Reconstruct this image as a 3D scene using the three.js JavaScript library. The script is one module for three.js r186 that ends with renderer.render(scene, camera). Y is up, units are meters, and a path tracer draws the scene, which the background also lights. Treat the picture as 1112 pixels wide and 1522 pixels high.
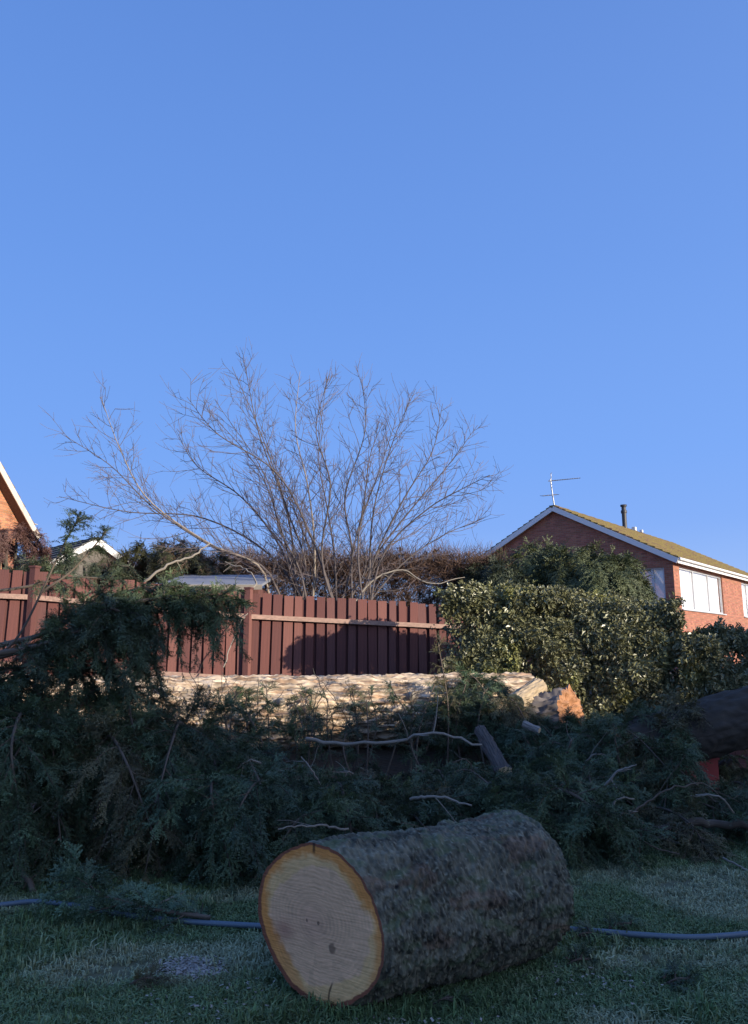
import * as THREE from 'three';
import { mergeGeometries } from 'three/addons/utils/BufferGeometryUtils.js';
import { ImprovedNoise } from 'three/addons/math/ImprovedNoise.js';

// ---------------------------------------------------------------- camera, sky, sun, exposure
const scene = new THREE.Scene();
const F = 1107, CX = 556, CY = 761, PITCH = 10.44 * Math.PI / 180, EYE = 1.5;
const camera = new THREE.PerspectiveCamera(2 * Math.atan(761 / F) * 180 / Math.PI, 1112 / 1522, 0.05, 2000);
camera.position.set(0, EYE, 0);
camera.lookAt(0, EYE + Math.sin(PITCH), -Math.cos(PITCH));
scene.add(camera);

const SUN_EL = 14 * Math.PI / 180;
const SUN = new THREE.Vector3(0.8 * Math.cos(SUN_EL), Math.sin(SUN_EL), 0.6 * Math.cos(SUN_EL)).normalize();
const EXPOSURE = 1.4;
{
  const W = 512, H = 256, data = new Float32Array(W * H * 4);
  const stops = [[-90, .46, .58, .82], [0, .46, .60, .92], [5, .31, .50, .94], [9, .225, .425, .93], [14, .19, .395, .92], [28, .145, .325, .82], [45, .108, .258, .70], [90, .07, .19, .56]];
  for (let j = 0; j < H; j++) {
    const v = (j + .5) / H, el = (v - .5) * Math.PI, eld = el * 180 / Math.PI;
    let k = 0; while (k < stops.length - 2 && eld > stops[k + 1][0]) k++;
    const a = stops[k], b = stops[k + 1], t = Math.min(1, Math.max(0, (eld - a[0]) / (b[0] - a[0])));
    for (let i = 0; i < W; i++) {
      const th = ((i + .5) / W - .5) * 2 * Math.PI, c = Math.cos(el);
      const d = Math.max(-1, Math.min(1, Math.cos(th) * c * SUN.x + Math.sin(el) * SUN.y + Math.sin(th) * c * SUN.z));
      const ang = Math.acos(d) * 180 / Math.PI;
      const glow = 3.2 * Math.exp(-ang / 9) + .55 * Math.exp(-ang / 28);       // the bright air round the sun
      const o = (j * W + i) * 4;
      data[o] = (a[1] + (b[1] - a[1]) * t + glow * 1.0) / EXPOSURE;
      data[o + 1] = (a[2] + (b[2] - a[2]) * t + glow * .93) / EXPOSURE;
      data[o + 2] = (a[3] + (b[3] - a[3]) * t + glow * .78) / EXPOSURE;
      data[o + 3] = 1;
    }
  }
  const sky = new THREE.DataTexture(data, W, H, THREE.RGBAFormat, THREE.FloatType);
  sky.mapping = THREE.EquirectangularReflectionMapping; sky.magFilter = THREE.LinearFilter; sky.needsUpdate = true;
  scene.background = sky; scene.environment = sky;
}
const sun = new THREE.DirectionalLight(new THREE.Color(1, .87, .69), 5);
sun.position.copy(SUN).multiplyScalar(60).add(new THREE.Vector3(4, 0, -12));
sun.target.position.set(4, 0, -12);
sun.castShadow = true; sun.shadow.mapSize.set(4096, 4096);
Object.assign(sun.shadow.camera, { left: -35, right: 35, top: 30, bottom: -30, near: 1, far: 140 });
scene.add(sun, sun.target);
const renderer = new THREE.WebGLRenderer({ antialias: true });
renderer.toneMapping = THREE.LinearToneMapping;
renderer.toneMappingExposure = EXPOSURE;
renderer.shadowMap.enabled = true;

// ---------------------------------------------------------------- helpers
const V = (x, y, z) => new THREE.Vector3(x, y, z);
function mulberry(a) { return () => { a |= 0; a = a + 0x6D2B79F5 | 0; let t = Math.imul(a ^ a >>> 15, 1 | a); t = t + Math.imul(t ^ t >>> 7, 61 | t) ^ t; return ((t ^ t >>> 14) >>> 0) / 4294967296; }; }
let R = mulberry(20240217);
const rr = (a, b) => a + (b - a) * R();
const perlin = new ImprovedNoise();
const n3 = (x, y, z) => perlin.noise(x, y, z);
const fbm = (x, y, z, o = 4) => { let s = 0, a = .5, f = 1; for (let i = 0; i < o; i++) { s += a * n3(x * f, y * f, z * f); a *= .5; f *= 2.03; } return s; };
const sstep = (a, b, x) => { const t = Math.min(1, Math.max(0, (x - a) / (b - a))); return t * t * (3 - 2 * t); };
const lerp = (a, b, t) => a + (b - a) * t;
// a pixel of the photograph is a direction; the depth comes from the ground or from what it touches
function ray(px, py) {
  const u = -(py - CY), c = Math.cos(PITCH), s = Math.sin(PITCH);
  return V(px - CX, u * c + F * s, u * s - F * c);
}
function P(px, py, depth) { const d = ray(px, py); return d.multiplyScalar(depth / -d.z).add(V(0, EYE, 0)); }
function onPlane(px, py, pt, n) { const d = ray(px, py), o = V(0, EYE, 0); const t = pt.clone().sub(o).dot(n) / d.dot(n); return d.multiplyScalar(t).add(o); }
// the lawn is flat, the bed behind the heap rises to the fence line
function groundY(x, z) {
  const d = -z;
  return .66 * sstep(8.3, 12.6, d) + .018 * fbm(x * .7, 3.1, z * .7, 3) + .03 * sstep(7, 9, d) * fbm(x * 1.7, 8.1, z * 1.7, 3);
}
const taken = {};
function numbered(name) { const k = taken[name] = (taken[name] ?? -1) + 1; return k ? `${name}_${String(k).padStart(3, '0')}` : name; }
function shade(o) { o.traverse(m => { if (m.isMesh) { m.castShadow = true; m.receiveShadow = true; } }); return o; }
function thing(name, label, category, pos = V(0, 0, 0), turn = 0, group) {
  const g = new THREE.Group(); g.name = numbered(name); g.position.copy(pos); g.rotation.y = turn;
  g.userData = { label, category }; if (group) g.userData.group = group; scene.add(g); return g;
}
function part(name, geo, mat, parent, kind) { const m = new THREE.Mesh(geo, mat); m.name = name; m.castShadow = m.receiveShadow = true; if (kind) m.userData.kind = kind; parent.add(m); return m; }
function structure(name, geo, mat) { const m = new THREE.Mesh(geo, mat); m.name = name; m.receiveShadow = m.castShadow = true; m.userData = { kind: 'structure' }; scene.add(m); return m; }
const std = (r, g, b, rough = .85, extra = {}) => new THREE.MeshStandardMaterial({ color: new THREE.Color().setRGB(r, g, b), roughness: rough, ...extra });
function box(w, h, d, x = 0, y = 0, z = 0) { const g = new THREE.BoxGeometry(w, h, d); g.translate(x, y, z); return g; }
function uvMetres(g, s = 1) { // box-project uv in metres
  g = g.index ? g.toNonIndexed() : g; const p = g.attributes.position, uv = new Float32Array(p.count * 2); g.computeVertexNormals(); const n = g.attributes.normal;
  for (let i = 0; i < p.count; i++) {
    const ax = Math.abs(n.getX(i)), ay = Math.abs(n.getY(i)), az = Math.abs(n.getZ(i));
    const [a, b] = ay > ax && ay > az ? [p.getX(i), p.getZ(i)] : ax > az ? [p.getZ(i), p.getY(i)] : [p.getX(i), p.getY(i)];
    uv[i * 2] = a / s; uv[i * 2 + 1] = b / s;
  }
  g.setAttribute('uv', new THREE.BufferAttribute(uv, 2)); return g;
}
// a tapered, capped tube through points with a radius each; uv: turns, metres along
function tube(pts, radii, sides = 6, wob = 0) {
  const n = pts.length, pos = [], uv = [], idx = [];
  let N = null, len = 0; const T = V(), B = V();
  for (let i = 0; i < n; i++) {
    T.copy(pts[Math.min(n - 1, i + 1)]).sub(pts[Math.max(0, i - 1)]).normalize();
    if (!N) { N = Math.abs(T.y) < .9 ? V(0, 1, 0) : V(1, 0, 0); }
    N = N.clone().addScaledVector(T, -N.dot(T)).normalize(); B.crossVectors(T, N);
    if (i) len += pts[i].distanceTo(pts[i - 1]);
    for (let k = 0; k <= sides; k++) {
      const a = k / sides * Math.PI * 2, kk = k % sides, rad = radii[i] * (1 + (wob ? wob * n3(pts[i].x * 9 + kk * 1.7, pts[i].y * 9, pts[i].z * 9 + kk) : 0));
      pos.push(pts[i].x + rad * (Math.cos(a) * N.x + Math.sin(a) * B.x), pts[i].y + rad * (Math.cos(a) * N.y + Math.sin(a) * B.y), pts[i].z + rad * (Math.cos(a) * N.z + Math.sin(a) * B.z));
      uv.push(k / sides, len);
    }
  }
  const w = sides + 1;
  for (let i = 0; i < n - 1; i++) for (let k = 0; k < sides; k++) { const a = i * w + k, b = a + 1, c = a + w, d = c + 1; idx.push(a, b, c, b, d, c); }
  for (const [ring, flip] of [[0, 1], [n - 1, 0]]) {
    const c = pos.length / 3; pos.push(pts[ring].x, pts[ring].y, pts[ring].z); uv.push(.5, 0);
    for (let k = 0; k < sides; k++) { const a = ring * w + k, b = a + 1; flip ? idx.push(c, b, a) : idx.push(c, a, b); }
  }
  const g = new THREE.BufferGeometry(); g.setAttribute('position', new THREE.Float32BufferAttribute(pos, 3)); g.setAttribute('uv', new THREE.Float32BufferAttribute(uv, 2)); g.setIndex(idx); g.computeVertexNormals(); return g;
}
function smooth(pts, n) { return new THREE.CatmullRomCurve3(pts, false, 'centripetal').getPoints(n); }
function bar(a, b, w, h) { // a box from a to b
  const d = b.clone().sub(a), L = d.length(), g = new THREE.BoxGeometry(w, h, L); g.lookAt(d); const m = a.clone().add(b).multiplyScalar(.5); g.translate(m.x, m.y, m.z); return g;
}
const move = (g, v) => g.translate(-v.x, -v.y, -v.z);
function colorise(g, f) { const p = g.attributes.position, c = new Float32Array(p.count * 3), o = [0, 0, 0]; for (let i = 0; i < p.count; i++) { f(p.getX(i), p.getY(i), p.getZ(i), o, i); c[i * 3] = o[0]; c[i * 3 + 1] = o[1]; c[i * 3 + 2] = o[2]; } g.setAttribute('color', new THREE.BufferAttribute(c, 3)); return g; }
function texture(W, H, f, srgb = false, repeat = true) {
  const data = new Uint8Array(W * H * 4), o = [0, 0, 0], enc = c => { c = Math.min(1, Math.max(0, c)); return c <= .0031308 ? 12.92 * c : 1.055 * Math.pow(c, 1 / 2.4) - .055; };
  for (let j = 0; j < H; j++) for (let i = 0; i < W; i++) {
    f(i / W, j / H, o); const k = (j * W + i) * 4;
    for (let c = 0; c < 3; c++) data[k + c] = Math.round(255 * (srgb ? enc(o[c]) : Math.min(1, Math.max(0, o[c]))));
    data[k + 3] = 255;
  }
  const t = new THREE.DataTexture(data, W, H, THREE.RGBAFormat); t.magFilter = THREE.LinearFilter; t.minFilter = THREE.LinearFilter; if (repeat) t.wrapS = t.wrapT = THREE.RepeatWrapping; if (srgb) t.colorSpace = THREE.SRGBColorSpace; t.needsUpdate = true; return t;
}
// noise that tiles over the unit square
function tileNoise(u, v, fx, fy, seed, o = 4) { let s = 0, a = .5; for (let i = 0; i < o; i++) { s += a * torus(u, v, fx, fy, seed + i * 7.3); a *= .5; fx *= 2; fy *= 2; } return s; }
function torus(u, v, fx, fy, seed) {
  const x = u * fx, y = v * fy, w = (a, b, z) => n3(a + .37, b + .11, z);
  const bx = u, by = v;
  return w(x, y, seed) * (1 - bx) * (1 - by) + w(x - fx, y, seed) * bx * (1 - by) + w(x, y - fy, seed) * (1 - bx) * by + w(x - fx, y - fy, seed) * bx * by;
}
// instances: list of [position, xAxis, upHint, scale, r, g, b]
const M4 = new THREE.Matrix4(), XA = V(), YA = V(), ZA = V(), COL = new THREE.Color();
function instances(name, geo, mat, list, parent, base) {
  const im = new THREE.InstancedMesh(geo, mat, list.length); im.name = name; im.castShadow = im.receiveShadow = true;
  list.forEach(([p, x, up, s, r, g, b], i) => {
    XA.copy(x).normalize(); YA.copy(up).addScaledVector(XA, -up.dot(XA)); if (YA.lengthSq() < 1e-6) YA.set(.3, 1, .2).addScaledVector(XA, -V(.3, 1, .2).dot(XA)); YA.normalize(); ZA.crossVectors(XA, YA);
    M4.makeBasis(XA.multiplyScalar(s), YA.multiplyScalar(s), ZA.multiplyScalar(s)); M4.setPosition(p.x - base.x, p.y - base.y, p.z - base.z);
    im.setMatrixAt(i, M4); im.setColorAt(i, COL.setRGB(r, g, b));
  });
  im.userData.kind = 'stuff'; parent.add(im); return im;
}
const rv = () => { let v; do v = V(rr(-1, 1), rr(-1, 1), rr(-1, 1)); while (v.lengthSq() > 1 || v.lengthSq() < .01); return v.normalize(); };

// ---------------------------------------------------------------- plant pieces shared by all instances
function quads(list) { // list of 4-point faces
  const pos = [], idx = []; list.forEach(q => { const b = pos.length / 3; q.forEach(p => pos.push(p.x, p.y, p.z)); for (let k = 1; k < q.length - 1; k++) idx.push(b, b + k, b + k + 1); });
  const g = new THREE.BufferGeometry(); g.setAttribute('position', new THREE.Float32BufferAttribute(pos, 3)); g.setIndex(idx); g.computeVertexNormals(); return g;
}
function sprayGeometry(seed, L = .15, rows = 13, leaf = .036, wid = .0085, flat = .5) {
  const rnd = mulberry(seed), q = [];
  const shoot = (o, dir, side, up, len, n, lf) => {
    for (let i = 0; i < n; i++) {
      const t = (i + .6) / n, c = o.clone().addScaledVector(dir, t * len).addScaledVector(up, -.35 * t * t * len);
      for (const s of [-1, 1]) {
        const l = lf * (1.05 - .55 * t) * (.75 + .5 * rnd()), a = dir.clone().multiplyScalar(.35 + .7 * rnd()).addScaledVector(side, s * (.5 + .5 * rnd())).addScaledVector(up, (rnd() - .5) * flat).normalize();
        const w = side.clone().multiplyScalar(.55).addScaledVector(dir, -s * .6).addScaledVector(up, (rnd() - .5) * 1.1).normalize().multiplyScalar(wid * .5);
        q.push([c, c.clone().addScaledVector(a, l * .45).add(w), c.clone().addScaledVector(a, l), c.clone().addScaledVector(a, l * .45).sub(w)]);
      }
    }
    const w = side.clone().multiplyScalar(.0022); q.push([o.clone().add(w), o.clone().addScaledVector(dir, len).addScaledVector(up, -.35 * len), o.clone().sub(w)]);
  };
  const X = V(1, 0, 0), Y = V(0, 1, 0), Z = V(0, 0, 1);
  shoot(V(0, 0, 0), X, Z, Y, L, rows, leaf);
  for (const [t, s] of [[.25, 1], [.4, -1], [.6, 1]]) {
    const d = V(.72, (rnd() - .5) * .3, s * .7).normalize(), sd = V(-d.z, 0, d.x);
    shoot(V(t * L, -.35 * t * t * L, 0), d, sd, Y, L * .5, Math.round(rows * .5), leaf * .75);
  }
  return quads(q);
}
const SPRAYS = [sprayGeometry(11, .15, 10, .027, .0105, 1.1), sprayGeometry(12, .12, 8, .03, .012, 1.5), sprayGeometry(13, .17, 11, .024, .010, .9)];
function leafClusterGeometry(seed, n = 7, L = .075, W = .042) {
  const rnd = mulberry(seed), q = [];
  for (let i = 0; i < n; i++) {
    const c = V((rnd() - .3) * .1, (rnd() - .5) * .09, (rnd() - .5) * .1), d = V(.3 + rnd() * .6, (rnd() - .55) * 1.1, (rnd() - .5) * 1.6).normalize();
    const nrm = V(rnd() * .8, .6 + rnd() * .5, (rnd() - .5) * 1.2), s = V().crossVectors(d, nrm).normalize(), up = V().crossVectors(s, d).normalize();
    const l = L * (.65 + .6 * rnd()), w = W * (.65 + .5 * rnd());
    const a = c, b = c.clone().addScaledVector(d, l).addScaledVector(up, -l * .22), m = c.clone().addScaledVector(d, l * .5);
    const e1 = m.clone().addScaledVector(s, w * .5).addScaledVector(up, w * .16), e2 = m.clone().addScaledVector(s, -w * .5).addScaledVector(up, w * .16);
    const f1 = c.clone().addScaledVector(d, l * .8).addScaledVector(s, w * .3).addScaledVector(up, -l * .06), f2 = c.clone().addScaledVector(d, l * .8).addScaledVector(s, -w * .3).addScaledVector(up, -l * .06);
    q.push([a, e1, f1, b], [a, b, f2, e2]);
  }
  return quads(q);
}
const LEAVES = [leafClusterGeometry(21), leafClusterGeometry(22), leafClusterGeometry(23, 6, .09, .05)];
function tuftGeometry(seed, n, h, spread) {
  const rnd = mulberry(seed), q = [];
  for (let i = 0; i < n; i++) {
    const a = rnd() * 6.283, r = Math.sqrt(rnd()) * spread, c = V(Math.cos(a) * r, -.004, Math.sin(a) * r), b = rnd() * 6.283, lean = .25 + rnd() * .9, hh = h * (.45 + rnd() * .8);
    const d = V(Math.cos(b), 0, Math.sin(b)), s = V(-d.z, 0, d.x).multiplyScalar(.0028 + rnd() * .0022);
    const m = c.clone().addScaledVector(d, hh * lean * .35).add(V(0, hh * .65, 0)), t = c.clone().addScaledVector(d, hh * lean).add(V(0, hh * (1.05 - lean * .42), 0));
    q.push([c.clone().sub(s), c.clone().add(s), m.clone().add(s)], [c.clone().sub(s), m.clone().add(s), m.clone().sub(s)], [m.clone().sub(s), m.clone().add(s), t]);
  }
  return quads(q);
}
function twigClusterGeometry(seed, n, L, w) {
  const rnd = mulberry(seed), q = [];
  for (let i = 0; i < n; i++) {
    let c = V((rnd() - .5) * .1, (rnd() - .5) * .1, (rnd() - .5) * .1), d = V(.5 + rnd() * .5, (rnd() - .4) * 1.2, (rnd() - .5) * 1.5).normalize();
    for (let k = 0; k < 3; k++) {
      const l = L * (.2 + .25 * rnd()), e = c.clone().addScaledVector(d, l), s = V(rnd() - .5, rnd() - .5, rnd() - .5).cross(d).normalize().multiplyScalar(w * (1 - k * .25));
      q.push([c.clone().sub(s), c.clone().add(s), e.clone().addScaledVector(s, .75), e.clone().addScaledVector(s, -.75)]);
      c = e; d = d.clone().add(V((rnd() - .5) * .9, (rnd() - .5) * .9, (rnd() - .5) * .9)).normalize();
    }
  }
  return quads(q);
}
const TWIGS = [twigClusterGeometry(31, 9, .45, .004), twigClusterGeometry(32, 8, .5, .0045)];
const MAT = {
  foliage: new THREE.MeshStandardMaterial({ roughness: .62, side: THREE.DoubleSide }),
  leaf: new THREE.MeshPhysicalMaterial({ clearcoat: .25, clearcoatRoughness: .3, roughness: .4, side: THREE.DoubleSide }),
  blade: new THREE.MeshStandardMaterial({ roughness: .75, side: THREE.DoubleSide }),
  twig: new THREE.MeshStandardMaterial({ roughness: .9, side: THREE.DoubleSide }),
};
const barkTex = (() => {
  const f = (u, v, o) => { const a = tileNoise(u, v, 10, 4, 3.3, 4), b = tileNoise(u, v, 26, 12, 9.1, 3); const k = .8 + .75 * a + .5 * b; o[0] = k; o[1] = k; o[2] = k; };
  return { map: texture(256, 256, (u, v, o) => { f(u, v, o); for (let i = 0; i < 3; i++) o[i] = .25 + .62 * Math.min(1.15, Math.max(.1, o[i])); }, true), bump: texture(256, 256, (u, v, o) => { f(u, v, o); o[0] = o[1] = o[2] = o[0] * .6; }) };
})();
const barkMat = (r, g, b, scale = .012) => new THREE.MeshStandardMaterial({ color: new THREE.Color().setRGB(r, g, b), map: barkTex.map, bumpMap: barkTex.bump, bumpScale: scale, roughness: .92 });
MAT.branch = barkMat(.16, .125, .095, .006);
MAT.branchPale = barkMat(.34, .30, .25, .005);
MAT.branchDark = barkMat(.10, .085, .07, .008);
MAT.cutPale = std(.66, .50, .30, .8);

// ---------------------------------------------------------------- ground
{
  const xs = [], zs = [], spread = (list, a, b, s) => { for (let v = a; v < b - 1e-6; v += s) list.push(v); };
  spread(xs, -260, -40, 20); spread(xs, -40, -8, 2); spread(xs, -8, 8, .08); spread(xs, 8, 40, 2); spread(xs, 40, 261, 20);
  spread(zs, -420, -60, 30); spread(zs, -60, -16, 2); spread(zs, -16, -1, .08); spread(zs, -1, 40, 2); spread(zs, 40, 200, 20);
  const pos = [], uv = [], col = [], idx = [], w = xs.length;
  for (const z of zs) for (const x of xs) {
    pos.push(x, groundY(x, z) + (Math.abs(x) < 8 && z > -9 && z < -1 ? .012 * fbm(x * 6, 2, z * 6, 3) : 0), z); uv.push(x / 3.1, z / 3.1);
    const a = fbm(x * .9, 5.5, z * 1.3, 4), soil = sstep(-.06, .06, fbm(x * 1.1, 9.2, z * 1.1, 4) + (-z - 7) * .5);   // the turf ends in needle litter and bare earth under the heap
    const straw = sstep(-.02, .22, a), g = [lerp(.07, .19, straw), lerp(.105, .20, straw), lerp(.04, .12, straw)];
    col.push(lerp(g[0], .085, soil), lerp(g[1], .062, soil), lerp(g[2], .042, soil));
  }
  for (let j = 0; j < zs.length - 1; j++) for (let i = 0; i < w - 1; i++) { const a = j * w + i, b = a + 1, c = a + w, d = c + 1; idx.push(a, c, b, b, c, d); }
  const g = new THREE.BufferGeometry(); g.setAttribute('position', new THREE.Float32BufferAttribute(pos, 3)); g.setAttribute('uv', new THREE.Float32BufferAttribute(uv, 2)); g.setAttribute('color', new THREE.Float32BufferAttribute(col, 3)); g.setIndex(idx); g.computeVertexNormals();
  const f = (u, v) => .5 + .9 * tileNoise(u, v, 9, 9, 1.7, 5) + .5 * tileNoise(u, v, 60, 60, 4.2, 2);
  const map = texture(512, 512, (u, v, o) => { const k = f(u, v), s = tileNoise(u, v, 16, 16, 12.2, 4); o[0] = .55 + .5 * k + .2 * s; o[1] = .55 + .5 * k; o[2] = .5 + .5 * k - .1 * s; for (let i = 0; i < 3; i++) o[i] *= .75; }, true);
  const bump = texture(512, 512, (u, v, o) => { o[0] = o[1] = o[2] = f(u, v); });
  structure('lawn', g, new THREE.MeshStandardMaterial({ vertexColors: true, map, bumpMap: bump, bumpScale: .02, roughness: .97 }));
}

// ---------------------------------------------------------------- brick, tile and timber materials
const brickMat = (() => {
  const NX = 6, NY = 12, rnd = mulberry(77), tone = Array.from({ length: NX * NY }, () => [.75 + .5 * rnd(), rnd()]);
  const cell = (u, v) => { const row = Math.floor(v * NY), off = row % 2 ? .5 : 0, x = u * NX + off, k = Math.floor(x) % NX, fx = x - Math.floor(x), fy = v * NY - row; return [tone[row % NY * NX + k], Math.min(fx, 1 - fx) < .022 || Math.min(fy, 1 - fy) < .07, row]; };
  const map = (c, mo) => texture(512, 512, (u, v, o) => { const [t, m] = cell(u, v), n = .85 + .6 * tileNoise(u, v, 30, 30, 2.2, 3); if (m) { o[0] = mo[0] * n; o[1] = mo[1] * n; o[2] = mo[2] * n; } else { const k = t[0] * n; o[0] = c[0] * k; o[1] = c[1] * k * (.9 + .2 * t[1]); o[2] = c[2] * k; } }, true);
  const bump = texture(512, 512, (u, v, o) => { const [t, m] = cell(u, v); o[0] = o[1] = o[2] = m ? .2 : .8 + .3 * tileNoise(u, v, 40, 40, 6.1, 2); });
  // one repeat: 6 stretchers by 12 courses = 1.35 m x 0.9 m
  return (c, mo) => { const a = map(c, mo), b = bump.clone(); for (const t of [a, b]) { t.repeat.set(1 / 1.35, 1 / .9); t.needsUpdate = true; } return new THREE.MeshStandardMaterial({ map: a, bumpMap: b, bumpScale: .008, roughness: .9 }); };
})();
MAT.brickRed = brickMat([.43, .165, .105], [.30, .25, .2]);
MAT.brickOrange = brickMat([.55, .235, .125], [.36, .28, .2]);
MAT.white = std(.74, .74, .74, .45);
MAT.upvc = std(.52, .53, .56, .35);
MAT.darkMetal = std(.04, .04, .045, .5);
MAT.glass = new THREE.MeshPhysicalMaterial({ color: 0xffffff, transmission: 1, thickness: 0, roughness: .02, ior: 1.5 });
MAT.blind = std(.86, .86, .86, .9);
const tileMat = (base, moss, share) => new THREE.MeshStandardMaterial({
  roughness: .95, map: texture(512, 512, (u, v, o) => {
    const a = tileNoise(u, v, 5, 5, 8.8, 5), b = tileNoise(u, v, 34, 34, 3.1, 3), m = sstep(-.18, .12, a + .35 * b + share), k = 1 + .9 * b;
    for (let i = 0; i < 3; i++) o[i] = lerp(base[i], moss[i], m) * k;
  }, true), bumpMap: texture(256, 256, (u, v, o) => { o[0] = o[1] = o[2] = .5 + .7 * tileNoise(u, v, 24, 24, 5, 4); }), bumpScale: .03,
});
MAT.mossRoof = tileMat([.13, .085, .062], [.168, .133, .05], .03);
MAT.greyRoof = tileMat([.10, .10, .11], [.12, .12, .11], -.1);
MAT.brownRoof = tileMat([.17, .095, .055], [.16, .11, .06], -.1);
for (const m of [MAT.mossRoof, MAT.greyRoof, MAT.brownRoof]) { for (const t of [m.map, m.bumpMap]) t.repeat.set(1 / 3.2, 1 / 3.2); }
const fenceMat = (() => {
  const map = texture(256, 512, (u, v, o) => { const g = tileNoise(u, v, 30, 3, 1.2, 4), s = tileNoise(u, v, 5, 4, 7.7, 4), k = 1 + .75 * g + .6 * s; o[0] = .62 * k; o[1] = .62 * k * (1 - .12 * s); o[2] = .62 * k * (1 - .2 * s); }, true);
  const bump = texture(256, 256, (u, v, o) => { o[0] = o[1] = o[2] = .5 + .8 * tileNoise(u, v, 36, 3, 2.9, 3); });
  return (r, g, b) => { const a = map.clone(), c = bump.clone(); for (const t of [a, c]) { t.repeat.set(2.2, .8); t.needsUpdate = true; } return new THREE.MeshStandardMaterial({ color: new THREE.Color().setRGB(r, g, b), map: a, bumpMap: c, bumpScale: .004, roughness: .85 }); };
})();
const FENCE = [fenceMat(.23, .086, .074), fenceMat(.18, .068, .062), fenceMat(.29, .12, .10), fenceMat(.215, .092, .084)];
MAT.rail = fenceMat(.52, .34, .27);

// ---------------------------------------------------------------- houses
// local frame: gable in the plane z = 0 facing +z, ridge runs to -z, x across the gable; y = 0 at the ground
function house(name, label, o) {
  const { pos, turn, w, he, hr, L, verge = .22, eave = .3, wall, roof, trim, side = [], gable = [], course = .32, ridge = true, bargeDepth = .2 } = o;
  const t = thing(name, label, 'house', pos, turn);
  const slope = (hr - he) / w, topAt = x => hr - slope * Math.abs(x), T = .24;
  const drop = .06;
  // front gable wall with openings
  const gs = new THREE.Shape(); gs.moveTo(-w, -1); gs.lineTo(w, -1); gs.lineTo(w, he - drop); gs.lineTo(0, hr - drop); gs.lineTo(-w, he - drop); gs.closePath();
  const hole = (s, [a, b, c, d]) => { const h = new THREE.Path(); h.moveTo(a, c); h.lineTo(a, d); h.lineTo(b, d); h.lineTo(b, c); h.closePath(); s.holes.push(h); };
  gable.forEach(r => hole(gs, r));
  const gg = new THREE.ExtrudeGeometry(gs, { depth: T, bevelEnabled: false }); gg.translate(0, 0, -T); part('gable_wall', uvMetres(gg), wall, t).userData.label = 'brick gable wall';
  const gb = new THREE.Shape(); gb.moveTo(-w, -1); gb.lineTo(w, -1); gb.lineTo(w, he - drop); gb.lineTo(0, hr - drop); gb.lineTo(-w, he - drop); gb.closePath();
  const gbg = new THREE.ExtrudeGeometry(gb, { depth: T, bevelEnabled: false }); gbg.translate(0, 0, -L); part('gable_wall', uvMetres(gbg), wall, t);
  // side wall on +x with openings; s runs from the front corner back
  const ss = new THREE.Shape(); ss.moveTo(T, -1); ss.lineTo(L - T, -1); ss.lineTo(L - T, he - drop); ss.lineTo(T, he - drop); ss.closePath(); side.forEach(r => hole(ss, r));
  const sg = new THREE.ExtrudeGeometry(ss, { depth: T, bevelEnabled: false }); sg.rotateY(Math.PI / 2); sg.translate(w - T, 0, 0); part('side_wall', uvMetres(sg), wall, t);
  part('side_wall', uvMetres(box(T, he - drop + 1, L - 2 * T, -w + T / 2, (he - drop - 1) / 2, -L / 2)), wall, t);
  // roof: overlapping courses on each slope
  const len = Math.hypot(w + eave, (w + eave) * slope), n = Math.round(len / course), ang = Math.atan(slope), cs = Math.cos(ang), sn = Math.sin(ang);
  const rl = L + 2 * verge;
  for (const sgn of [-1, 1]) {
    const gs2 = [];
    for (let i = 0; i < n; i++) {
      const s0 = i * len / n - .02, s1 = (i + 1) * len / n + .02, mid = (s0 + s1) / 2;
      const b = new THREE.BoxGeometry(s1 - s0, .045, rl, 1, 1, 1); b.rotateZ(.14); b.rotateZ(-ang); b.translate(mid * cs, hr + .03 - mid * sn, -L / 2);
      if (sgn < 0) b.scale(-1, 1, 1);
      if (sgn < 0) { const ix = b.index.array; for (let k = 0; k < ix.length; k += 3) { const q = ix[k]; ix[k] = ix[k + 1]; ix[k + 1] = q; } b.computeVertexNormals(); }
      gs2.push(b);
    }
    const g = mergeGeometries(gs2); const p = g.attributes.position, uv = g.attributes.uv; for (let k = 0; k < p.count; k++) uv.setXY(k, p.getZ(k) + sgn * 3, p.getX(k) / cs);
    part('roof_slope', g, roof, t);
    // bargeboards on both verges
    for (const zz of [verge + .012, -L - verge - .012]) {
      const a = V(sgn * .0, hr - .09, zz), e = w + eave, b2 = V(sgn * e, hr - .09 - slope * e, zz);
      const d = b2.clone().sub(a), g3 = new THREE.BoxGeometry(d.length(), bargeDepth, .025); g3.rotateZ(Math.atan2(d.y, d.x)); g3.translate((a.x + b2.x) / 2, (a.y + b2.y) / 2 - .02, zz + sgn * .004); part('bargeboard', g3, trim, t);
    }
    // soffit, fascia and gutter along the eave
    const ey = hr - slope * (w + eave);
    const sf = bar(V(sgn * (w + .01), he - .14, -L / 2), V(sgn * (w + eave - .03), he - .14, -L / 2), rl - .1, .015); part('soffit', sf, trim, t);
    part('fascia', box(.025, .2, rl - .05, sgn * (w + eave - .01), ey - .09, -L / 2), trim, t);
    const gt = new THREE.CylinderGeometry(.055, .055, rl, 10, 1, false, 0, Math.PI); gt.rotateX(Math.PI / 2); gt.rotateZ(sgn > 0 ? 0 : 0); gt.translate(sgn * (w + eave + .06), ey - .03, -L / 2); part('gutter', gt, o.gutter ?? trim, t);
    part('verge_soffit', bar(V(sgn * .02, hr - .16, verge / 2 + .004), V(sgn * (w + eave - .05), hr - .16 - slope * (w + eave - .05), verge / 2 + .004), verge, .012), o.vergeSoffit ?? trim, t);
  }
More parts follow.
